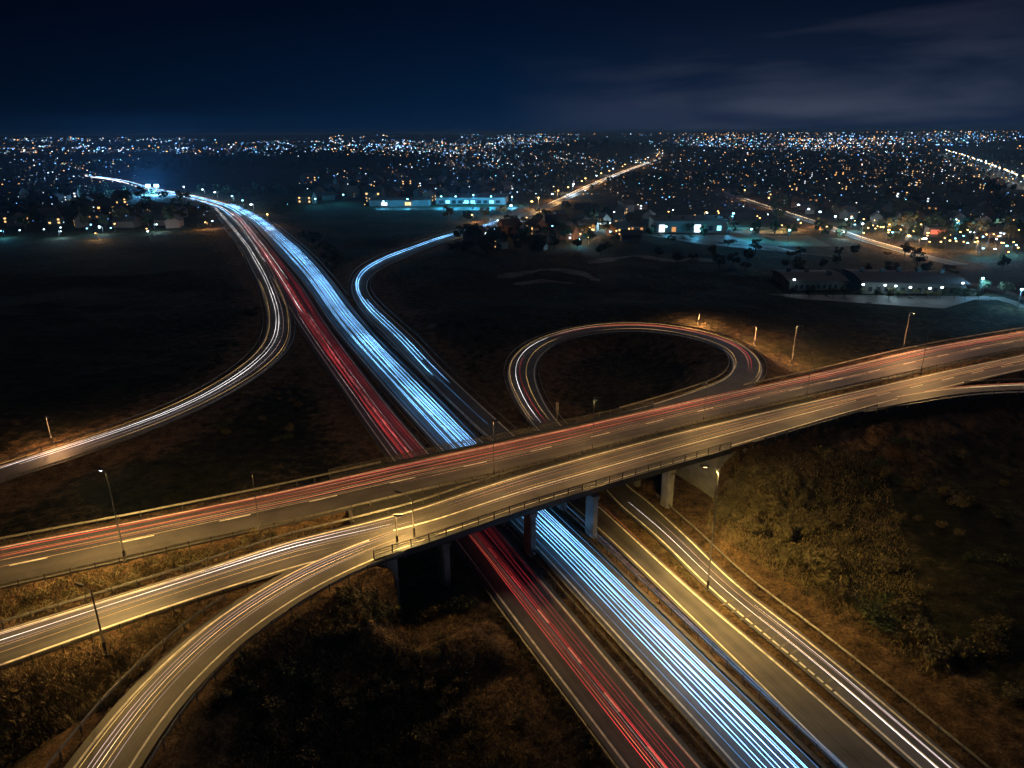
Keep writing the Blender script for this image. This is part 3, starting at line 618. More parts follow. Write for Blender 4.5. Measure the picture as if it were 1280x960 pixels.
trails(brown, 'the brown slip road', [(.93, 'orange', .03, .8, (741, 627), (800, 690)), (.9, 'pale', .02, .6, (800, 690), (1130, 1030))], 'thin streaks on the brown slip road')
trails(loop, 'the yellow lit lower slip road', [(.22, 'white', .045, .65, (790, 630), (1230, 1030)), (.29, 'warm', .03, .65, (960, 770), (1230, 1030)), (.52, 'pale', .035, .65, (820, 650), (1230, 1030)), (.58, 'white', .035, .65, (940, 760), (1230, 1030))], 'headlight streaks on the yellow lit slip road')
trails(loop, 'the loop road', [(.26, 'white', .05, .65, (680, 535), (690, 420)), (.26, 'pale', .045, .65, (690, 420), (760, 408)), (.45, 'red', .03, .8, (690, 530), (660, 450)), (.42, 'orange', .045, .8, (690, 420), (880, 425)), (.35, 'red', .045, .8, (756, 408), (945, 485)),
                               (.5, 'salmon', .04, .8, (740, 412), (940, 470)), (.05, 'amber', .03, .6, (670, 535), (934, 486)), (.92, 'amber', .03, .6, (740, 412), (866, 490)), (.68, 'amber', .03, .6, (690, 525), (700, 425))], 'streaks of light round the loop road', 'from outside')  # amber threads at the edges are added to light the loop verges
trails(north, 'the upper road carrying red streaks', [(.14, 'orange', .05, .8, (-260, 760), (1420, 400)), (.22, 'red', .06, .8, (-60, 715), (900, 505)), (.30, 'salmon', .035, .8, (250, 655), (1420, 400)), (.40, 'orange', .045, .8), (.46, 'amber', .03, .6, (-60, 715), (560, 600)),
                                                     (.56, 'orange', .05, .8, (60, 700), (760, 545)), (.30, 'salmon', .06, .8, (900, 500), (1420, 400)), (.62, 'salmon', .03, .8, (150, 690), (1000, 500)), (.72, 'salmon', .025, .8, (880, 520), (1400, 400)), (.18, 'amber', .022, .7), (.26, 'red', .022, .85), (.34, 'orange', .022, .8), (.43, 'red', .02, .8), (.51, 'salmon', .022, .75), (.66, 'amber', .02, .7), (.78, 'salmon', .02, .8, (487, 610), (1420, 400))],
       'tail light streaks on the upper road', 'from far side')
trails(south, 'the near road left of the bridge', [(.24, 'pale', .055, .65, (-260, 880), (505, 651)), (.42, 'white', .055, .65, (-260, 890), (497, 663)), (.30, 'white', .03, .65, (250, 722), (470, 657)), (.14, 'amber', .022, .65, (-260, 880), (540, 645)), (.52, 'pale', .022, .65, (-260, 880), (530, 650)), (.62, 'amber', .02, .65, (-260, 880), (480, 665)), (.8, 'amber', .02, .65, (-260, 880), (430, 685))], 'headlight streaks on the near upper road', 'from far side')
trails(south, 'the near bridge lanes', [(.28, 'pale', .03, .65, (560, 640), (760, 578)), (.72, 'pale', .03, .65, (590, 640), (800, 585)), (.34, 'salmon', .045, .8, (880, 545), (1420, 425)), (.62, 'orange', .03, .8, (930, 540), (1420, 425)), (.48, 'amber', .03, .6, (860, 550), (1420, 425)), (.2, 'amber', .02, .7, (540, 645), (1420, 425)), (.4, 'salmon', .022, .7, (560, 643), (1420, 425)), (.58, 'amber', .022, .7, (620, 625), (1420, 425)), (.8, 'salmon', .02, .7, (700, 610), (1300, 455))],
       'faint streaks on the near upper road', 'from far side')
trails(ramp, 'the slip road at the bottom left', [(.33, 'pale', .035, .65, (30, 1050), (500, 668)), (.43, 'pale', .035, .65, (30, 1050), (480, 675)), (.52, 'warm', .022, .65, (30, 1050), (450, 690)), (.2, 'amber', .022, .65, (30, 1050), (520, 660)), (.62, 'amber', .022, .65, (30, 1050), (500, 672)), (.74, 'pale', .02, .65, (30, 1050), (480, 685))], 'thin streaks on the bottom left slip road')
trails(exit_r, 'the slip road at the right edge', [(.4, 'orange', .04, .8, (1130, 497), (1420, 480)), (.6, 'warm', .03, .7, (1190, 489), (1420, 482))], 'streaks on the right edge slip road', 'from far side')
trails(left, 'the left curving slip road', [(.36, 'white', .055, .65, (262, 259), (-20, 600)), (.50, 'white', .06, .65, (262, 259), (30, 583)), (.70, 'pale', .03, .65, (330, 345), (80, 570)), (.06, 'amber', .035, .6, (330, 350), (-240, 680)), (.93, 'amber', .035, .6, (330, 350), (100, 565)), (.3, 'salmon', .035, .7, (120, 548), (-240, 680))], 'headlight streaks on the left curving slip road')  # amber threads along both edge lines added to brighten the verges
trails(far, 'the distant bend of the motorway', [(.3, 'white', .20, .7, (300, 270), (110, 220)), (.7, 'cyan', .20, .7, (300, 270), (110, 220)), (.35, 'white', .3, .7, (180, 235), (168, 213)), (.2, 'cyan', .12, .7, (300, 270), (225, 243)), (.55, 'cyan', .14, .7, (300, 270), (172, 232)), (.8, 'warm', .09, .7, (290, 265), (130, 223)), (.42, 'white', .30, .7, (158, 228), (140, 215)), (.62, 'cyan', .22, .7, (135, 224), (168, 213))], 'streaks on the distant motorway')
trails(artery, 'the straight main road into town', [(.2, 'warm', .16, .7, (690, 255), (826, 197)), (.4, 'amber', .16, .7, (690, 255), (815, 200)), (.62, 'white', .16, .7, (705, 250), (826, 197)), (.8, 'white', .13, .7, (760, 222), (822, 192))], 'streaks on the straight main road')
trails(estate, 'the estate road', [(.4, 'warm', .09, .7, (930, 249), (1150, 319)), (.7, 'amber', .07, .7, (1030, 283), (1130, 314))], 'streaks on the estate road')

# ------------------------------------------------------------------ lamp posts
def height_for(base, vtop, utop=None):
    lo, hi = .3, 40
    for _ in range(40):
        m_ = (lo+hi)/2
        if proj(base+np.array([0, 0, m_]))[1] > vtop: lo = m_
        else: hi = m_
    return lo
HEAD = dict(amber=emit('sodium_lamp', (1, .62, .25), 9), white=emit('white_lamp', (.75, .9, 1), 10), teal=emit('floodlight', (.30, .85, 1), 14), off=M['steel_dark'])
def lamp_post(base, h, arm, label, light=None, head='amber', col=(1, .60, .22), group='tall lamp posts beside the roads', r0=.12, spot=172, tilt=(0, 0), blend=.35):
    o = empty('lamp_post', tuple(base)); tag(o, label, 'lamp post', group)
    b = MB(); b.tube([(0, 0, -.3), (0, 0, .1)], .32, 8); b.tube([(0, 0, 0), (0, 0, 1.6)], r0*1.35, 8); b.tube([(0, 0, 1.6), (0, 0, h)], [r0, r0*.5], 8); b.build('pole', M['steel_dark'], o, True)
    ax, ay = arm; L_ = math.hypot(ax, ay)
    if L_ > 0:
        b = MB(); b.tube([(0, 0, h-.9), (ax*.25, ay*.25, h-.1), (ax*.6, ay*.6, h+.15), (ax, ay, h+.22)], [r0*.5, r0*.45, r0*.4, r0*.35], 6); b.build('arm', M['steel'], o, True)
    ux, uy = (ax/L_, ay/L_) if L_ else (1, 0)
    b = MB()
    for k, (t, wd, z0, z1) in enumerate(((0, .14, .0, .12), (.45, .22, -.02, .16), (.95, .12, .0, .1))): pass
    pts = [(ax+ux*t-uy*w_, ay+uy*t+ux*w_, h+.22+z_) for t, w0, zc in ((-.2, .12, .02), (.3, .24, .03), (.95, .14, .02)) for w_, z_ in ((-w0, -.06), (w0, -.06), (w0*.6, zc+.1), (-w0*.6, zc+.1))]
    b.add(pts, [(0, 1, 2, 3), (8, 11, 10, 9)]+[(4*i+j, 4*i+(j+1) % 4, 4*i+4+(j+1) % 4, 4*i+4+j) for i in range(2) for j in range(4)]); hd = b.build('lamp_head', M['steel_dark'], o)
    if head != 'off':
        b = MB(); b.add([(ax+ux*t-uy*w_, ay+uy*t+ux*w_, h+.14+z_) for z_ in (0, -.1) for t, w_ in ((.1, -.1), (.5, -.09), (.5, .09), (.1, .1))], [(0, 1, 2, 3), (7, 6, 5, 4), (0, 4, 5, 1), (1, 5, 6, 2), (2, 6, 7, 3), (3, 7, 4, 0)]); b.build('lens', HEAD[head], hd)
    if light:
        d = bpy.data.lights.new('lamp_light', 'SPOT'); d.energy = light; d.color = col; d.spot_size = R(spot); d.spot_blend = blend; d.shadow_soft_size = .3
        q_ = bpy.data.objects.new('lamp_light', d); COL.objects.link(q_); q_.parent = o; q_.location = (ax+ux*.4, ay+uy*.4, h-.05); q_.rotation_euler = (tilt[0], tilt[1], 0)
    return o
def road_pt(u, v, z): return P(u, v, z)
def gpt(u, v): return on_ground(u, v)
amb = (1, .60, .18)
b0 = road_pt(157, 702, Z-.2); lamp_post(b0, height_for(b0, 590), (-.5, .2), 'tall lamp post with lit tip standing in the left median', 22000, head='white', col=amb)
b0 = gpt(133, 818); lamp_post(b0, height_for(b0, 738), (-1.1, .5), 'dark leaning lamp post on the grass left of the bottom slip road', 4000, head='off', col=amb)
b0 = gpt(884, 738); lamp_post(b0, height_for(b0, 586), (-1.4, .3), 'tall slender lamp post between the two lower slip roads right of the bridge', 42000, col=(1, .64, .18), spot=150, tilt=(0, -.40), blend=.9)
b0 = road_pt(518, 673, Z-.1); lamp_post(b0, height_for(b0, 622), (-1.6, .9), 'short lamp post at the left end of the bridge', 6500, head='off', col=amb)
b0 = road_pt(497, 683, Z-.1); lamp_post(b0, height_for(b0, 646), (0, 0), 'shortest lamp post, by the parapet left of the bridge', 3000, head='off', col=amb, r0=.12)
b0 = gpt(989, 457); lamp_post(b0, height_for(b0, 407), (.6, -1.4), 'lamp post on the grass right of the loop road', 22000, head='off', col=(1, .50, .20))
b0 = gpt(943, 432); lamp_post(b0, height_for(b0, 408), (-1, -.6), 'faint lamp post just outside the top right of the loop road', 15000, head='off', col=(1, .45, .18))
b0 = gpt(873, 406); lamp_post(b0, height_for(b0, 391), (-.4, -1), 'lamp post behind the top of the loop road', 18000, head='off', col=(1, .45, .18))
b0 = gpt(1128, 440); lamp_post(b0, height_for(b0, 390), (0, -1.5), 'lamp post with glowing head on the dark slope beyond the upper road', 9000, col=(1, .45, .18))
b0 = gpt(66, 556); lamp_post(b0, height_for(b0, 520), (1, -1), 'lamp post on the field side of the left slip road', 6000, head='off', col=(1, .50, .20))

med = [north.C[i]*0+(north.off(-north.hw)[i]+south.off(south.hw)[int(np.argmin(((south.off(south.hw)[:, :2]-north.off(-north.hw)[i, :2])**2).sum(1)))])/2 for i in range(len(north.C))]
medpx = proj(np.array(med))
for k, (u, e) in enumerate([(330, 4200), (622, 4200), (745, 5000), (880, 5800), (1010, 5200), (1150, 6500), (1330, 10000)]):  # posts invented to spread amber light along the upper road
    q_ = med[int(np.argmin(np.abs(medpx[:, 0]-u)))]
    lamp_post(q_-np.array([0, 0, .2]), 9.5, (0, 0), 'added slim dark lamp post in the road median, %s of these from the left' % ordinal(k), e, head='off', col=(1, .56, .17), group='added slim lamp posts in the median', r0=.07)
# a dark planted strip of ballast in the median over the bridge
a_ = north.off(-north.hw+.05, .03); b_ = np.array([south.off(south.hw)[int(np.argmin(((south.off(south.hw)[:, :2]-q_[:2])**2).sum(1)))] for q_ in a_])+[0, 0, .03]
i0, i1 = sorted((north.at((425, 638)), north.at((1000, 496))))
tag(ribbon('median_strip', a_[i0:i1], b_[i0:i1], M['ballast'], skirt=.3), kind='structure')
# ------------------------------------------------------------------ small signs
def sign(base, w, h, zc, face, label, cat='road sign', n=2):
    o = empty('road_sign', tuple(base), face); tag(o, label, cat)
    for k in range(n): b = MB(); x = (-w*.3 if k == 0 else w*.3) if n == 2 else 0; b.tube([(x, 0, -.3), (x, 0, zc+h/2)], .05, 6); b.build('post', M['steel'], o)
    b = MB(); b.box(-w/2, w/2, -.09, -.05, zc-h/2, zc+h/2); b.build('sign_panel', M['wall_a'], o)
sign(P(697, 528, Z-.1)+np.array([0, 1.2, 0]), .5, 2.2, 2.4, R(-25), 'pale upright marker post with narrow panel inside the foot of the loop road', n=1)
sign(gpt(541, 412), 2.4, .8, 1.4, R(10), 'low pale sign on two legs in the scrub right of the curving slip road')

# ------------------------------------------------------------------ vegetation
def leaf_cloud(n, blobs, size, seed):
    g = np.random.default_rng(seed); vs = []; fs = []
    for k in range(n):
        c, rad = blobs[g.integers(len(blobs))]; d = g.normal(size=3); d /= np.linalg.norm(d); q_ = np.array(c)+d*np.array(rad)*g.uniform(.35, 1.3)
        a = g.normal(size=3); a /= np.linalg.norm(a); b = np.cross(a, g.normal(size=3)); b /= np.linalg.norm(b); s = size*g.uniform(.5, 1.4); i = len(vs)
        vs += [q_-a*s, q_+b*s*.55, q_+a*s, q_-b*s*.55]; fs.append((i, i+1, i+2, i+3))
    return vs, fs
def bush_proto(seed, m, n=620, size=.10):
    g = np.random.default_rng(seed); blobs = [((g.uniform(-.6, .6), g.uniform(-.6, .6), g.uniform(.35, .8)), (g.uniform(.3, .55),)*2+(g.uniform(.25, .45),)) for _ in range(7)]
    o = empty('bush', (0, 0, -50)); v, f = leaf_cloud(n, blobs, size, seed); mesh('foliage', v, f, m, o)
    b = MB()
    for k in range(5): q_ = blobs[k][0]; b.tube([(0, 0, -.15), (q_[0]*.5, q_[1]*.5, q_[2]*.5), q_], [.05, .03, .012], 5)
    b.build('stem', M['bark'], o); return o
def tree_proto(seed, m, h=7.5, n=900):
    g = np.random.default_rng(seed); o = empty('tree', (0, 0, -50)); b = MB(); blobs = []
    b.tube([(0, 0, -.4), (.1, 0, h*.25), (g.uniform(-.3, .3), g.uniform(-.3, .3), h*.62)], [.24, .18, .08], 7)
    for k in range(9):
        a = k*2.4+g.uniform(-.4, .4); t = g.uniform(.35, .9); rr = (1.1-abs(t-.55))*h*.24
        q_ = (math.cos(a)*rr, math.sin(a)*rr, h*(t*.75+.2)); b.tube([(0, 0, h*(.2+.3*t)), (q_[0]*.6, q_[1]*.6, q_[2]-.6), q_], [.09, .06, .02], 5)
        blobs.append((q_, (g.uniform(.8, 1.5), g.uniform(.8, 1.5), g.uniform(.6, 1.1))))
    b.build('trunk', M['bark'], o, True); v, f = leaf_cloud(n, blobs, .34, seed+5); mesh('crown', v, f, m, o); return o
bushes = [bush_proto(21, M['leaf']), bush_proto(22, M['leaf']), bush_proto(23, M['leaf_green']), bush_proto(24, M['leaf_dry'], 300, .11)]
trees = [tree_proto(31, M['leaf_green']), tree_proto(32, M['leaf_green'], 9), tree_proto(33, M['leaf'], 6), tree_proto(34, M['leaf'], 8, 500)]
def scatter(region, n, protos, srange, label, cat, group, rdmin=1.6, gap=1.0, zs=None):
    """n individuals at spots inside a pixel quad, kept off the roads; label carries their order from left to right in depth rows"""
    pts = []; tries = 0; (x0, y0), (x1, y1), (x2, y2), (x3, y3) = region
    while len(pts) < n and tries < n*40:
        tries += 1; a, b = random.random(), random.random()
        u = (x0*(1-a)+x1*a)*(1-b)+(x3*(1-a)+x2*a)*b; v = (y0*(1-a)+y1*a)*(1-b)+(y3*(1-a)+y2*a)*b
        q_ = on_ground(u, v)
        if q_ is None or hgt(q_[0], q_[1], TRD) < rdmin: continue
        if any(np.hypot(*(q_-w_)[:2]) < gap for w_, _ in pts): continue
        pts.append((q_, u))
    pts.sort(key=lambda t: np.hypot(t[0][0], t[0][1])); rows = max(1, int(round(len(pts)/9))); k0 = 0
    for r_ in range(rows):
        k1 = round(len(pts)*(r_+1)/rows); row = sorted(pts[k0:k1], key=lambda t: t[1]); k0 = k1
        for k, (q_, u) in enumerate(row):
            pr = random.choice(protos); sc = random.uniform(*srange)
            o = copy_thing(pr, tuple(q_), random.uniform(0, 6.28), (sc, sc, sc*random.uniform(.75, 1.15)))
            tag(o, '%s, %s from left in %s' % (label, ordinal(k), ('the nearest row' if r_ == 0 else '%s row back' % ordinal(r_)) if rows > 1 else 'its row'), cat, group)
SC = scatter
SC([(905, 585), (1010, 590), (1060, 760), (900, 640)], 75, bushes[:2]+bushes[3:], (.8, 2.3), 'golden bush on embankment right of bridge', 'bush', 'bushes on the right embankment')
SC([(1010, 560), (1275, 520), (1275, 900), (1080, 780)], 40, bushes[:3], (.9, 2.4), 'dark bush right of the lower roads', 'bush', 'bushes right of the lower roads', gap=2)
SC([(430, 725), (520, 690), (590, 760), (400, 800)], 34, bushes[:3], (.7, 1.7), 'bush on bank left of bridge pier', 'bush', 'bushes on the bank left of the bridge')
SC([(250, 830), (560, 770), (700, 950), (260, 950)], 34, bushes[:3], (.6, 1.5), 'dark bush on bank at bottom edge', 'bush', 'bushes on the bottom bank')
SC([(30, 745), (340, 662), (340, 680), (30, 775)], 44, [bushes[3], bushes[0]], (.6, 1.15), 'amber bush in the planted road median', 'bush', 'bushes in the planted median', rdmin=1.0, gap=.9)
SC([(590, 720), (604, 718), (760, 950), (735, 950)], 26, bushes[:2], (.5, 1.0), 'low bush beside red lit carriageway', 'bush', 'bushes beside the red lit carriageway', rdmin=.9)
SC([(770, 640), (785, 640), (900, 755), (885, 755)], 14, [bushes[3], bushes[0]], (.35, .6), 'small bush between lower slip roads', 'bush', 'bushes between the lower slip roads', rdmin=.5, gap=.9)
SC([(545, 400), (640, 395), (625, 480), (590, 480)], 24, bushes[:2], (.8, 2.0), 'brown bush left of the loop road', 'bush', 'bushes left of the loop road', gap=2)
SC([(400, 480), (330, 440), (220, 540), (400, 560)], 20, bushes[:3], (.7, 1.7), 'dark bush between left slip road and motorway', 'bush', 'bushes in the left wedge', gap=2)
SC([(560, 272), (760, 262), (780, 320), (560, 322)], 60, trees, (.8, 1.5), 'tree in the dark wood near town', 'tree', 'trees of the dark wood', rdmin=3, gap=5)
SC([(800, 300), (1280, 330), (1280, 372), (800, 330)], 34, trees, (.5, 1.0), 'dark tree near the floodlit low buildings', 'tree', 'trees round the floodlit buildings', rdmin=3, gap=5)
SC([(975, 366), (1230, 370), (1225, 376), (975, 372)], 26, trees, (.3, .6), 'small tree in front of the low arenas', 'tree', 'trees in front of the arenas', rdmin=3, gap=3)
SC([(380, 300), (430, 330), (420, 345), (345, 290)], 16, trees, (.6, 1.1), 'tree beside the far motorway bend', 'tree', 'trees beside the far motorway bend', rdmin=2.5, gap=4)
SC([(300, 390), (325, 380), (300, 440), (240, 480)], 10, bushes[:3], (.9, 1.8), 'bush outside the left slip road bend', 'bush', 'bushes outside the left bend', gap=2)
SC([(40, 240), (260, 250), (260, 290), (0, 290)], 40, trees, (1.0, 1.9), 'dark tree among left hand town houses', 'tree', 'trees among the left houses', rdmin=4, gap=9)
SC([(820, 210), (1270, 220), (1270, 320), (1000, 290)], 70, trees, (1.0, 2.0), 'dark tree among right hand estate houses', 'tree', 'trees among the right hand houses', rdmin=4, gap=9)
for o in bushes+trees:                                   # the originals stand in the scene as well
    pass

def blades():
    """rough dry grass over the lit ground"""
    n = 62000; pts = []
    reg = [((905, 575), (1100, 560), (1180, 860), (880, 660), .32), ((300, 800), (545, 690), (760, 960), (300, 960), .25), ((0, 815), (280, 745), (140, 880), (0, 960), .14), ((0, 740), (480, 640), (480, 655), (0, 785), .09),
           ((590, 700), (600, 700), (770, 960), (730, 960), .08), ((765, 625), (780, 625), (910, 760), (880, 745), .04), ((560, 400), (960, 395), (640, 530), (600, 500), .08)]
    V = []; Fc = []; w_ = np.array([r_[4] for r_ in reg]); cnt = (w_/w_.sum()*n).astype(int)
    for (a, b, c, d, _), k in zip(reg, cnt):
        s, t = rng.random(k), rng.random(k); u = (a[0]*(1-s)+b[0]*s)*(1-t)+(d[0]*(1-s)+c[0]*s)*t; v = (a[1]*(1-s)+b[1]*s)*(1-t)+(d[1]*(1-s)+c[1]*s)*t
        D = ray(u, v); z = np.full(k, 3.0)
        for _ in range(14): tt = (z-H)/D[:, 2]; z = .6*z+.4*hgt(D[:, 0]*tt, D[:, 1]*tt)
        tt = (z-H)/D[:, 2]; x = D[:, 0]*tt; y = D[:, 1]*tt; z = hgt(x, y); ok = hgt(x, y, TRD) > .5
        x, y, z = x[ok], y[ok], z[ok]; an = rng.uniform(0, 6.28, len(x)); h = rng.uniform(.15, .62, len(x)); lx, ly = rng.normal(0, .22, len(x)), rng.normal(0, .22, len(x)); w2 = rng.uniform(.03, .10, len(x))
        V.append(np.stack([np.stack([x-np.cos(an)*w2, y-np.sin(an)*w2, z-.05], 1), np.stack([x+np.cos(an)*w2, y+np.sin(an)*w2, z-.05], 1), np.stack([x+lx, y+ly, z+h], 1)], 1).reshape(-1, 3))
    V = np.concatenate(V); n = len(V)//3
    o = mesh('dry_grass', V, np.arange(3*n).reshape(-1, 3), M['leaf_dry']); tag(o, 'rough dry grass on the banks and verges round the roads', 'grass', kind='stuff')
blades()

# ------------------------------------------------------------------ the town
WIN = [emit('window_warm', (1, .55, .2), 2.2, False), emit('window_white', (.8, .9, 1), 2.2, False), emit('window_dim', (1, .45, .15), .8, False), emit('window_teal', (.25, .8, 1), 2.2, False)]
def house_proto(seed, w, d, h, wallm, winm, lit):
    g = random.Random(seed); o = empty('house', (0, 0, -60))
    b = MB(); b.box(-w/2, w/2, -d/2, d/2, -1, h); b.add([(-w/2, -d/2, h), (-w/2, d/2, h), (-w/2, 0, h+d*.38)], [(0, 1, 2)]); b.add([(w/2, -d/2, h), (w/2, d/2, h), (w/2, 0, h+d*.38)], [(0, 2, 1)]); b.build('wall', wallm, o)
    b = MB(); e = .5; r_ = h+d*.38+.12; k = (d*.38)/(d/2)
    for s in (-1, 1):
        y0 = s*(d/2+e); z0 = h-e*k+.12
        b.add([(-w/2-e, y0, z0), (w/2+e, y0, z0), (w/2+e, 0, r_), (-w/2-e, 0, r_), (-w/2-e, y0, z0+.2), (w/2+e, y0, z0+.2), (w/2+e, 0, r_+.2), (-w/2-e, 0, r_+.2)], [(0, 1, 2, 3), (7, 6, 5, 4), (0, 4, 5, 1), (1, 5, 6, 2), (3, 7, 4, 0)])
    rf = b.build('roof', M['roof'], o); b = MB(); b.box(w*.25, w*.25+.9, -.4, .5, h+d*.15, r_+1.1); b.build('chimney', M['wall_b'], rf)
    b = MB(); b.box(-.5, .5, -d/2-.06, -d/2+.02, -.2, 2.0); b.build('door', M['bark'], o)
    for i, x in enumerate((-w*.33, w*.33)):
        for z in ((1.0, h-1.7) if h > 4 else (1.0,)):
            b = MB(); b.box(x-.8, x+.8, -d/2-.05, -d/2+.03, z, z+1.25); b.build('window', winm if g.random() < lit else M['glass'], o)
    return o
houses = [house_proto(1, 10, 8, 5.2, M['wall_a'], WIN[0], .8), house_proto(2, 13, 9, 5.4, M['wall_b'], WIN[1], .7), house_proto(3, 9, 7, 3.0, M['wall_a'], WIN[2], .9), house_proto(4, 15, 10, 5.6, M['wall_b'], WIN[0], .5)]
SC([(850, 215), (1270, 205), (1275, 305), (1010, 272)], 120, houses, (.75, .95), 'small house in the right hand estate', 'house', 'houses of the right hand estate', rdmin=9, gap=22)
SC([(0, 244), (150, 246), (260, 285), (0, 284)], 46, houses, (.8, 1.0), 'small house in the left hand quarter', 'house', 'houses of the left hand quarter', rdmin=9, gap=17)
SC([(380, 225), (640, 225), (640, 252), (370, 256)], 50, houses, (.9, 1.2), 'small house beyond the central dark field', 'house', 'houses of the centre quarter', rdmin=9, gap=20)
SC([(580, 272), (820, 260), (790, 305), (600, 318)], 26, houses, (.8, 1.0), 'small house half hidden in dark wood', 'house', 'houses in the dark wood', rdmin=6, gap=14)

def near_lot(u, v): return on_ground(u, v)
def flood(base, h, energy, label, col=(.35, .85, 1), head='teal', s=1.0, group='floodlight masts of the town', size=.5):
    o = empty('floodlight_mast', tuple(base)); tag(o, label, 'floodlight', group)
    b = MB(); b.tube([(0, 0, -.3), (0, 0, h)], [.14, .08], 6); b.build('pole', M['steel_dark'], o)
    b = MB(); b.box(-.5*s, .5*s, -.22*s, .05*s, h-.3*s, h+.3*s); b.build('lamp_head', HEAD[head], o)
    if energy:
        d = bpy.data.lights.new('flood_light', 'POINT'); d.energy = energy; d.color = col; d.shadow_soft_size = size
        q_ = bpy.data.objects.new('flood_light', d); COL.objects.link(q_); q_.parent = o; q_.location = (0, -.9*s-.3, h)
# a long cladded warehouse, lit blue along its front, beyond the dark field
def shed(u0, u1, v, depth, h, label, roofm, wallm, bays=(), curved=False, cat='warehouse', name='warehouse'):
    a = on_ground(u0, v); b_ = on_ground(u1, v); L_ = np.linalg.norm((b_-a)[:2]); rz = math.atan2(b_[1]-a[1], b_[0]-a[0]); mid = (a+b_)/2; mid[2] = min(a[2], b_[2])
    o = empty(name, tuple(mid), rz); tag(o, label, cat)
    b = MB(); b.box(-L_/2, L_/2, 0, depth, -2, h); b.build('wall', wallm, o)
    b = MB(); n = 12
    for i in range(n):
        y0 = -.8+(depth+1.6)*i/n; y1 = -.8+(depth+1.6)*(i+1)/n; f = lambda y: h+.05+(math.sin(math.pi*(y+.8)/(depth+1.6))*h*.32 if curved else .4)
        b.add([(-L_/2-1, y0, f(y0)), (L_/2+1, y0, f(y0)), (L_/2+1, y1, f(y1)), (-L_/2-1, y1, f(y1)), (-L_/2-1, y0, f(y0)-.3), (L_/2+1, y0, f(y0)-.3), (L_/2+1, y1, f(y1)-.3), (-L_/2-1, y1, f(y1)-.3)],
              [(0, 1, 2, 3), (7, 6, 5, 4), (0, 4, 5, 1), (1, 5, 6, 2), (2, 6, 7, 3), (3, 7, 4, 0)])
    b.build('roof', roofm, o)
    for k in range(max(3, int(L_/7))): b = MB(); x = -L_/2+L_*(k+.5)/max(3, int(L_/7)); yy = depth*random.uniform(.3, .6); b.box(x-.7, x+.7, yy, yy+1.6, h, h*(1.42 if curved else 1.1)+1.1); b.build('roof_vent', M['steel_dark'], o)
    for x0, x1, z0, z1, mm in bays:
        b = MB(); b.box(x0*L_, x1*L_, -.14, .05, z0*h, z1*h); b.build('lit_window' if mm != M['glass'] else 'window', mm, o)
    return o, a, b_, rz
shed(545, 632, 255.5, 40, 5.5, 'long blue lit warehouse beyond the dark field in the centre', M['roof'], M['metal_wall'],
     [(-.45+.09*k, -.39+.09*k, .15, .62, WIN[3] if k in (1, 4, 5, 8) else M['glass']) for k in range(10)])
shed(462, 536, 258, 25, 5, 'low shed left of the blue lit warehouse', M['roof'], M['metal_wall'], [(-.3, -.2, .2, .7, WIN[1]), (.1, .2, .2, .7, WIN[0])])
shed(820, 908, 291, 28, 7, 'wide dark roofed hall with glowing white entrance bays', M['roof'], M['wall_a'],
     [(-.46, -.38, .08, .7, WIN[1]), (-.28, -.22, .1, .5, WIN[2]), (.04, .13, .05, .7, WIN[1]), (.24, .3, .2, .6, M['glass']), (.36, .42, .2, .6, WIN[3])], cat='hall', name='hall')
shed(986, 1056, 363, 22, 3.8, 'smaller of the two low dark roofed arenas at the right', M['roof'], M['concrete_dark'], [(-.4+.1*k, -.35+.1*k, .2, .6, M['glass']) for k in range(8)], True, 'arena', 'arena')
shed(1078, 1206, 367, 26, 4.4, 'larger of the two low dark roofed arenas at the right', M['roof'], M['concrete_dark'], [(-.45+.08*k, -.41+.08*k, .2, .6, M['glass']) for k in range(11)], True, 'arena', 'arena')
shed(1160, 1182, 296, 10, 5, 'red lit shop front in the right hand estate', M['roof'], M['wall_b'], [(-.4, .4, .3, .8, emit('shop_front_red', (1, .2, .1), 1.2, False))], cat='shop', name='shop')
# tarmac aprons in front of the halls
def apron(name, quad, m=None):
    vs = []; fs = []; n = 14; a, b, c, d = quad
    for i in range(n+1):
        for j in range(5):
            s, t = i/n, j/4; u = (a[0]*(1-s)+b[0]*s)*(1-t)+(d[0]*(1-s)+c[0]*s)*t; v = (a[1]*(1-s)+b[1]*s)*(1-t)+(d[1]*(1-s)+c[1]*s)*t
            q_ = on_ground(u, v); vs.append(q_+[0, 0, .9*0+.12])
    for i in range(n):
        for j in range(4): k = i*5+j; fs.append((k, k+1, k+6, k+5))
    me_ = mesh(name, vs, fs, m or M['lot'], uv=[(x[0], x[1]) for x in vs]); tag(me_, kind='structure')
apron('car_park', [(960, 368), (1230, 371), (1180, 386), (1000, 374)]); apron('car_park', [(800, 293), (915, 294), (1010, 318), (880, 306)]); apron('car_park', [(470, 260), (650, 259), (640, 263), (470, 263)])
apron('playing_field', [(905, 285), (985, 283), (1040, 308), (930, 308)], M['leaf_green'])
earth = simple('bare_earth', (.125, .105, .080), .95, noise=(.12, .6))
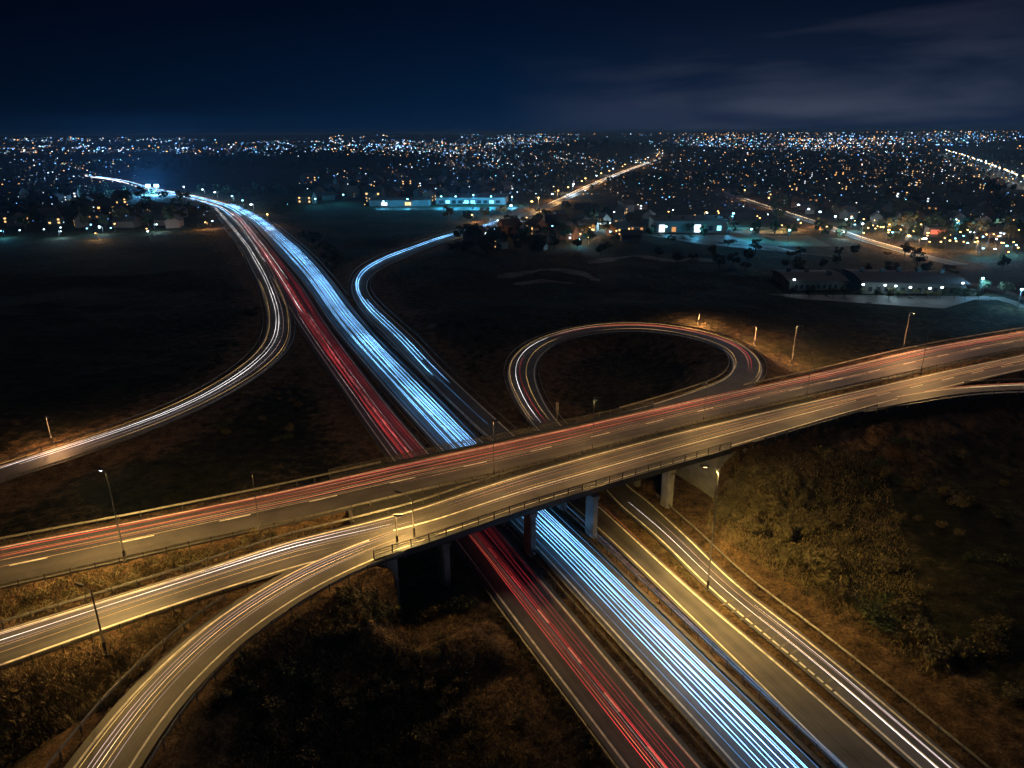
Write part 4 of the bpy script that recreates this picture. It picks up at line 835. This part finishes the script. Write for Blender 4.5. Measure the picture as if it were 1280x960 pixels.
def track(pts, w):
    c = np.array([on_ground(u, v)+[0, 0, .06] for u, v in pts]); c = resample(catmull(c, 10), 1, 2.5); t = np.gradient(c[:, :2], axis=0); t /= np.linalg.norm(t, axis=1)[:, None]
    n = np.stack([-t[:, 1], t[:, 0]], 1); ww = w*(1+.45*np.sin(np.arange(len(c))*.7)+rng.uniform(-.2, .2, len(c))); ww[0] = ww[-1] = .2; rows = []
    for k in (1, .5, 0, -.5, -1): q_ = c[:, :2]+n*(ww*k)[:, None]; rows.append(np.column_stack([q_, hgt(q_[:, 0], q_[:, 1])+(.14 if abs(k) < 1 else .03)]))
    V = np.stack(rows, 1).reshape(-1, 3); m_ = len(c)
    tag(mesh('dirt_track', V, [(i*5+j, i*5+j+1, i*5+j+6, i*5+j+5) for i in range(m_-1) for j in range(4)], earth), kind='structure')
track([(622, 348), (655, 341), (690, 337), (725, 342), (748, 352)], 3.0); track([(640, 356), (680, 351), (720, 355)], 2.2)
track([(736, 330), (770, 323), (800, 320), (835, 326), (870, 323), (893, 328)], 3.2)
track([(905, 296), (940, 300), (975, 312), (1010, 318), (1050, 322)], 2.4); track([(1195, 352), (1225, 357), (1260, 366), (1290, 378)], 3.0); track([(1210, 374), (1245, 372), (1290, 388)], 2.6)
teal = (.06, .58, 1)
for k, (u, v, h, e, lb) in enumerate([(552, 258, 8, 15000, 'first blue floodlight before the warehouse'), (570, 258, 8, 14000, 'second blue floodlight before the warehouse'), (592, 258, 9, 26000, 'third and brightest blue floodlight before the warehouse'), (614, 258, 8, 15000, 'fourth blue floodlight before the warehouse'),
        (640, 257, 7, 12000, 'fifth blue floodlight before the warehouse'), (510, 260, 7, 9000, 'blue floodlight by the low shed'), (480, 261, 6, 7000, 'blue floodlight left of the low shed'), (430, 254, 7, 10000, 'blue floodlight in the centre quarter above the field'), (395, 258, 6, 6000, 'pale lamp at the left tip of the centre quarter'),
        (832, 294, 5, 2600, 'floodlight by the left entrance bay of the hall'), (868, 295, 5, 3500, 'floodlight by the middle entrance bay of the hall'), (915, 285, 9, 22000, 'bright teal floodlight at the right end of the hall'), (938, 300, 6, 9000, 'teal floodlight over the car park of the hall'), (985, 304, 7, 9000, 'teal floodlight at the edge of the playing field')]):
    flood(on_ground(u, v), h, e, lb, teal)
for k, (u, v, h, e, lb) in enumerate([(988, 362, 4.4, 125, 'first white wall lamp along the arenas'), (1073, 367, 4.0, 200, 'second white wall lamp along the arenas'), (1100, 368, 4.0, 600, 'third white wall lamp along the arenas'), (1113, 369, 4.0, 700, 'fourth white wall lamp along the arenas'),
        (1131, 371, 4, 300, 'fifth white wall lamp along the arenas'), (1155, 372, 4, 175, 'sixth white wall lamp along the arenas'), (1170, 371, 4, 175, 'seventh white wall lamp along the arenas'), (1195, 369, 5, 250, 'eighth white wall lamp along the arenas'), (1219, 366, 6, 9000, 'blue lamp at the right end of the arenas'),
        (1265, 385, 7, 8000, 'blue lamp on the dark ground at the right edge')]):
    flood(on_ground(u, v)-np.array([0, 2.5, 0]), h, e, lb, (.55, .9, 1) if k < 8 else (.2, .6, 1), 'white' if k < 8 else 'teal', .8)
# the two great floodlights by the distant motorway
for k, (u, v) in enumerate([(187, 243.5), (197.5, 243.5)]):
    q_ = on_ground(u, v); flood(q_, 9, 260000, ['left', 'right'][k]+' one of the two dazzling blue floodlights by the distant motorway', (.12, .5, 1), 'teal', 4.2, size=2)
# lamps along the motorway bend, the estate road and the main road
def street_lamp_proto(headm, s=1.0):
    o = empty('street_lamp', (0, 0, -60)); b = MB(); b.tube([(0, 0, -.3), (0, 0, 8)], [.13, .07], 6); b.tube([(0, 0, 7.9), (0, -.6, 8.3), (0, -1.4, 8.35)], .06, 5); b.build('pole', M['steel_dark'], o)
    b = MB(); b.box(-.28*s, .28*s, -1.9*s, -1.2*s, 8.15-.2*s, 8.42); b.build('lamp_head', headm, o); return o
sl = dict(w=street_lamp_proto(emit('street_lamp_white', (.62, .84, 1), 14, False), 1.7), a=street_lamp_proto(emit('street_lamp_amber', (1, .52, .16), 10, False), 1.6), t=street_lamp_proto(emit('street_lamp_teal', (.25, .7, 1), 12, False), 1.8))
def lit_lamp(u, v, kind, label, group, e=0, sc=1.0):
    q_ = on_ground(u, v)
    if q_ is None: return
    o = copy_thing(sl[kind], tuple(q_), random.uniform(-.6, .6), sc); tag(o, label, 'street lamp', group)
    if e:
        d = bpy.data.lights.new('lamp_light', 'POINT'); d.energy = e; d.color = dict(w=(.7, .9, 1), a=(1, .55, .2), t=(.3, .75, 1))[kind]; d.shadow_soft_size = .4
        l_ = bpy.data.objects.new('lamp_light', d); COL.objects.link(l_); l_.parent = o; l_.location = (0, -1.5, 7.3)
for k, (u, v, kd, e) in enumerate([(993, 270, 'w', 1500), (1010, 276, 'w', 1500), (1021, 280, 'w', 0), (1042, 286.5, 'w', 1800), (1056, 290.5, 'w', 0), (1076, 297, 'w', 1800), (1107, 306, 'a', 5000), (1129, 314, 'a', 7000), (1146, 318, 'w', 1500), (960, 260, 'a', 4000), (930, 249, 'a', 3000)]):
    lit_lamp(u, v, kd, '%s street lamp along the estate road, counted from the hall side' % ordinal(k), 'street lamps along the estate road', e)
for k, (u, v, kd, e) in enumerate([(232, 243.5, 'w', 4000), (257, 247.5, 'w', 4000), (273, 251.5, 'w', 4000), (293, 257, 't', 4000), (305, 263, 't', 4000), (318, 269, 'w', 4000), (336, 283, 'a', 2500)]):
    lit_lamp(u, v, kd, '%s street lamp from the left along the far motorway bend' % ordinal(k), 'street lamps along the far motorway bend', e)
k = 0
for i in range(0, len(artery.C), 5):
    u, v = artery.px[i]
    if u < 640: continue
    lit_lamp(u+(2 if k % 2 else -2), v-.3, 'a' if k % 3 else 'w', '%s street lamp along the straight main road, counted from the wood' % ordinal(k), 'street lamps along the main road', 16000 if k % 2 == 0 else 0, 1.15); k += 1
k = 0
for i in range(0, len(avenue.C), 2):
    u, v = avenue.px[i]
    if u > 1279: continue
    lit_lamp(u, v, 'a' if k % 2 else 'w', '%s street lamp along the avenue at the right edge, counted from the far end' % ordinal(k), 'street lamps along the right avenue', 9000 if k % 2 == 0 else 0, 1.3); k += 1

# ------------------------------------------------------------------ the lights of the town: the nearest ones as street lamps, the countless rest as one object
def inside(u, v):
    """density of lamps over the town, 0..1, and the share of amber ones"""
    if v < 163+(1280-u)*.006+1.5: return 0, 0
    if 175 < u < 520 and 197+(u-175)*.0 < v < 240 and not (u > 360 and v > 205+(520-u)*.06): return 0, 0
    if 690 < u < 800 and 183 < v < 191: return .05, .2
    if v < 200:
        w = .62 if v > 172 else .3
        return w*(.5+.5*math.sin(u*.021+v*.6)**2), (.18 if u < 480 else .30)+(.25 if v < 170 else 0)+(.0 if v < 193 else .2)
    if u < 175 and v < 240: return .42, .12
    if u < 265 and 247 < v < 292: return .32*(1-.3*(v-247)/45), .15
    if 340 < u < 700 and v < 258 and v > 262-(u-340)*1.0: return .42, .45
    if u > 700 and v < 250+(u-700)*.12 and u > 640+(v-200)*1.2:
        return .42, .72
    if 575 < u < 790 and 262 < v < 300: return .2, .6
    return 0, 0
cand = []; gr = random.Random(5)
def gp(u, v):
    D_ = ray(u, v); D_ = D_/np.linalg.norm(D_); t = np.geomspace(200, 30000, 260); p_ = np.array([0, 0, H])+D_[None]*t[:, None]; k = np.argmax(p_[:, 2] < hgt(p_[:, 0], p_[:, 1])+5); return p_[k]
tries = 0
while len(cand) < 7000 and tries < 26000:                  # lamps stand in rows along streets
    tries += 1
    u = gr.uniform(-10, 1290); v = 163+abs(gr.expovariate(1/24.0)) if gr.random() < .5 else gr.uniform(166, 320); d_, am = inside(u, v)
    if vnoise(np.array([u]), np.array([v*3.5]), 38, 40)[0]+.5 < .45: d_ *= .08
    if v < 200 and vnoise(np.array([u]), np.array([v*9.0]), 60, 44)[0]+.5 < .42: d_ *= .2
    if gr.random() > d_: continue
    p_ = gp(u, v); dd = np.linalg.norm(p_); amber = gr.random() < am
    ang = .35+.9*(vnoise(p_[:1], p_[1:2], 700, 41)[0])+(math.pi/2 if gr.random() < .45 else 0)
    n_ = gr.choice((1, 2, 3, 5, 8, 13)) if dd > 900 else gr.choice((1, 1, 2, 4)); stp = 26*(1+dd/2600); n_ = min(n_, 60)
    for k in range(n_):
        q_ = p_+np.array([math.cos(ang), math.sin(ang), 0])*stp*(k-n_/2)+np.array([gr.gauss(0, 3), gr.gauss(0, 3), 0]); q_[2] = hgt(q_[0], q_[1])+5; w_ = proj(q_)
        if -5 < w_[0] < 1285 and w_[1] > 163 and inside(w_[0], w_[1])[0] > 0: cand.append((w_[0], w_[1], amber if gr.random() < .85 else not amber))
for u in np.arange(470, 1290, 5.3):                       # the lamps of the road along the skyline
    cand.append((u+gr.uniform(-1.6, 1.6), 163+(1280-u)*.0063+1.6+gr.uniform(-.4, .5), gr.random() < (.4+.55*(u > 800))))
U = np.array([c[0] for c in cand]); Vv = np.array([c[1] for c in cand]); A_ = np.array([c[2] for c in cand])
D = ray(U, Vv); D /= np.linalg.norm(D, axis=1)[:, None]; tt = np.geomspace(300, 30000, 700)
hitp = np.full((len(U), 3), np.nan); done = np.zeros(len(U), bool)
for t in tt:
    p_ = np.array([0, 0, H])+D*t; hh = hgt(p_[:, 0], p_[:, 1]); k = (~done) & (p_[:, 2] < hh+5); hitp[k] = np.stack([p_[k, 0], p_[k, 1], hh[k]], 1); done |= k
ok = done & (hgt(np.where(done, hitp[:, 0], 0), np.where(done, hitp[:, 1], 300), TRD) > 2); hitp = hitp[ok]; A_ = A_[ok]; U = U[ok]
dist = np.linalg.norm(hitp, axis=1); order = np.argsort(dist); hitp = hitp[order]; A_ = A_[order]; dist = dist[order]; U = U[order]
NI = 150; rowsz = 15
for r0 in range(0, NI, rowsz):
    idx = sorted(range(r0, r0+rowsz), key=lambda i: U[i])
    for k, i in enumerate(idx):
        kd = 'a' if A_[i] else random.choice('wwt')
        o = copy_thing(sl[kd], tuple(hitp[i]-np.array([0, 0, 0])), random.uniform(0, 6.28), random.uniform(.7, 1.0)*(.65 if dist[i] < 600 else 1)); word = dict(a='amber', w='white', t='blue-white')[kd]
        if i % 3 == 0:
            d = bpy.data.lights.new('lamp_light', 'POINT'); d.energy = 2600*(1+dist[i]/900)**2; d.color = dict(w=(.45, .8, 1), a=(1, .52, .18), t=(.12, .62, 1))[kd]; d.shadow_soft_size = .5
            l_ = bpy.data.objects.new('lamp_light', d); COL.objects.link(l_); l_.parent = o; l_.location = (0, -1.5, 7.3)
        tag(o, '%s street lamp among houses, %s from left in the %s nearest row' % (word, ordinal(k), ordinal(r0//rowsz)), 'street lamp', 'street lamps among the houses')
def city():
    cols = [emit('town_light_white', (.55, .78, 1), 7, False), emit('town_light_blue', (.14, .42, 1), 7, False), emit('town_light_teal', (.2, .72, 1), 6, False), emit('town_light_amber', (1, .45, .13), 5, False), emit('town_light_cream', (1, .80, .55), 6, False)]
    vs = []; fs = []; mi = []
    for i in range(NI, len(hitp)):
        d_ = dist[i]; px = d_/710; s = px*random.choice((.05, .06, .07, .08, .10, .12, .16, .24, .34))*(.8 if d_ < 2500 else 1.15); x, y, z = hitp[i]; z += 6+s; b = len(vs); w2 = s*random.choice((1, 1, 1.5, 2.2))
        vs += [(x+w2, y, z), (x-w2, y, z), (x, y+s, z), (x, y-s, z), (x, y, z+s), (x, y, z-s)]
        fs += [(b+a, b+c, b+e) for a, c, e in ((0, 2, 4), (2, 1, 4), (1, 3, 4), (3, 0, 4), (2, 0, 5), (1, 2, 5), (3, 1, 5), (0, 3, 5))]
        m_ = random.choice((3, 3, 3, 4)) if A_[i] else random.choice((0, 0, 1, 1, 2)); mi += [m_]*8
    o = mesh('town_lights', vs, fs, cols, mi=mi); tag(o, 'countless white, blue and amber lights of the town reaching to the skyline', 'town lights', kind='stuff')
city()

# dark woods on the far hills and between the quarters, too many to count
def woods():
    g = np.random.default_rng(77); vs = []; fs = []
    spots = [(-370, 1400, 420, 200, 520, 5), (-250, 760, 230, 60, 130, 4), (300, 2400, 300, 160, 200, 7), (700, 1350, 520, 420, 650, 5), (120, 900, 300, 150, 260, 5), (250, 430, 120, 30, 90, 4)]
    for cx, cy, sx, sy, n, s in spots:
        for _ in range(n):
            x = cx+g.normal()*sx*.5; y = cy+g.normal()*sy*.5
            if hgt(x, y, TRD) < 6: continue
            z = hgt(x, y); h = s*g.uniform(.8, 1.9); w2 = h*g.uniform(.5, .9)
            for _k in range(16):
                d = g.normal(size=3); d /= np.linalg.norm(d); q_ = np.array([x, y, z+h*.6])+d*[w2*.5, w2*.5, h*.45]; a = g.normal(size=3); a /= np.linalg.norm(a); b = np.cross(a, g.normal(size=3)); b /= np.linalg.norm(b); r_ = h*.3; i = len(vs)
                vs += [q_-a*r_, q_+b*r_*.7, q_+a*r_, q_-b*r_*.7]; fs.append((i, i+1, i+2, i+3))
    o = mesh('woodland', vs, fs, M['leaf_green']); tag(o, 'dark woodland on the hills and between the quarters of the town', 'woodland', kind='stuff')
woods()
# the prototypes themselves are not part of the place
for pr in bushes+trees+houses+list(sl.values()):
    for ch in list(pr.children):
        for g2 in list(ch.children): bpy.data.objects.remove(g2)
        bpy.data.objects.remove(ch)
    bpy.data.objects.remove(pr)

# ------------------------------------------------------------------ night haze over the town
def haze():
    b = MB(); b.box(-50000, 50000, -900, 62000, -12, 75); m = bpy.data.materials.new('haze'); m.use_nodes = True; nt = m.node_tree; nt.nodes.clear()
    o = nt.nodes.new('ShaderNodeOutputMaterial'); v = nt.nodes.new('ShaderNodeVolumePrincipled'); v.inputs['Color'].default_value = (.32, .62, 1, 1); v.inputs['Density'].default_value = HAZE; v.inputs['Anisotropy'].default_value = .3
    nt.links.new(v.outputs[0], o.inputs['Volume']); tag(b.build('haze', m), 'thin night haze over the whole valley', 'haze', kind='stuff')
HAZE = .00013
haze()
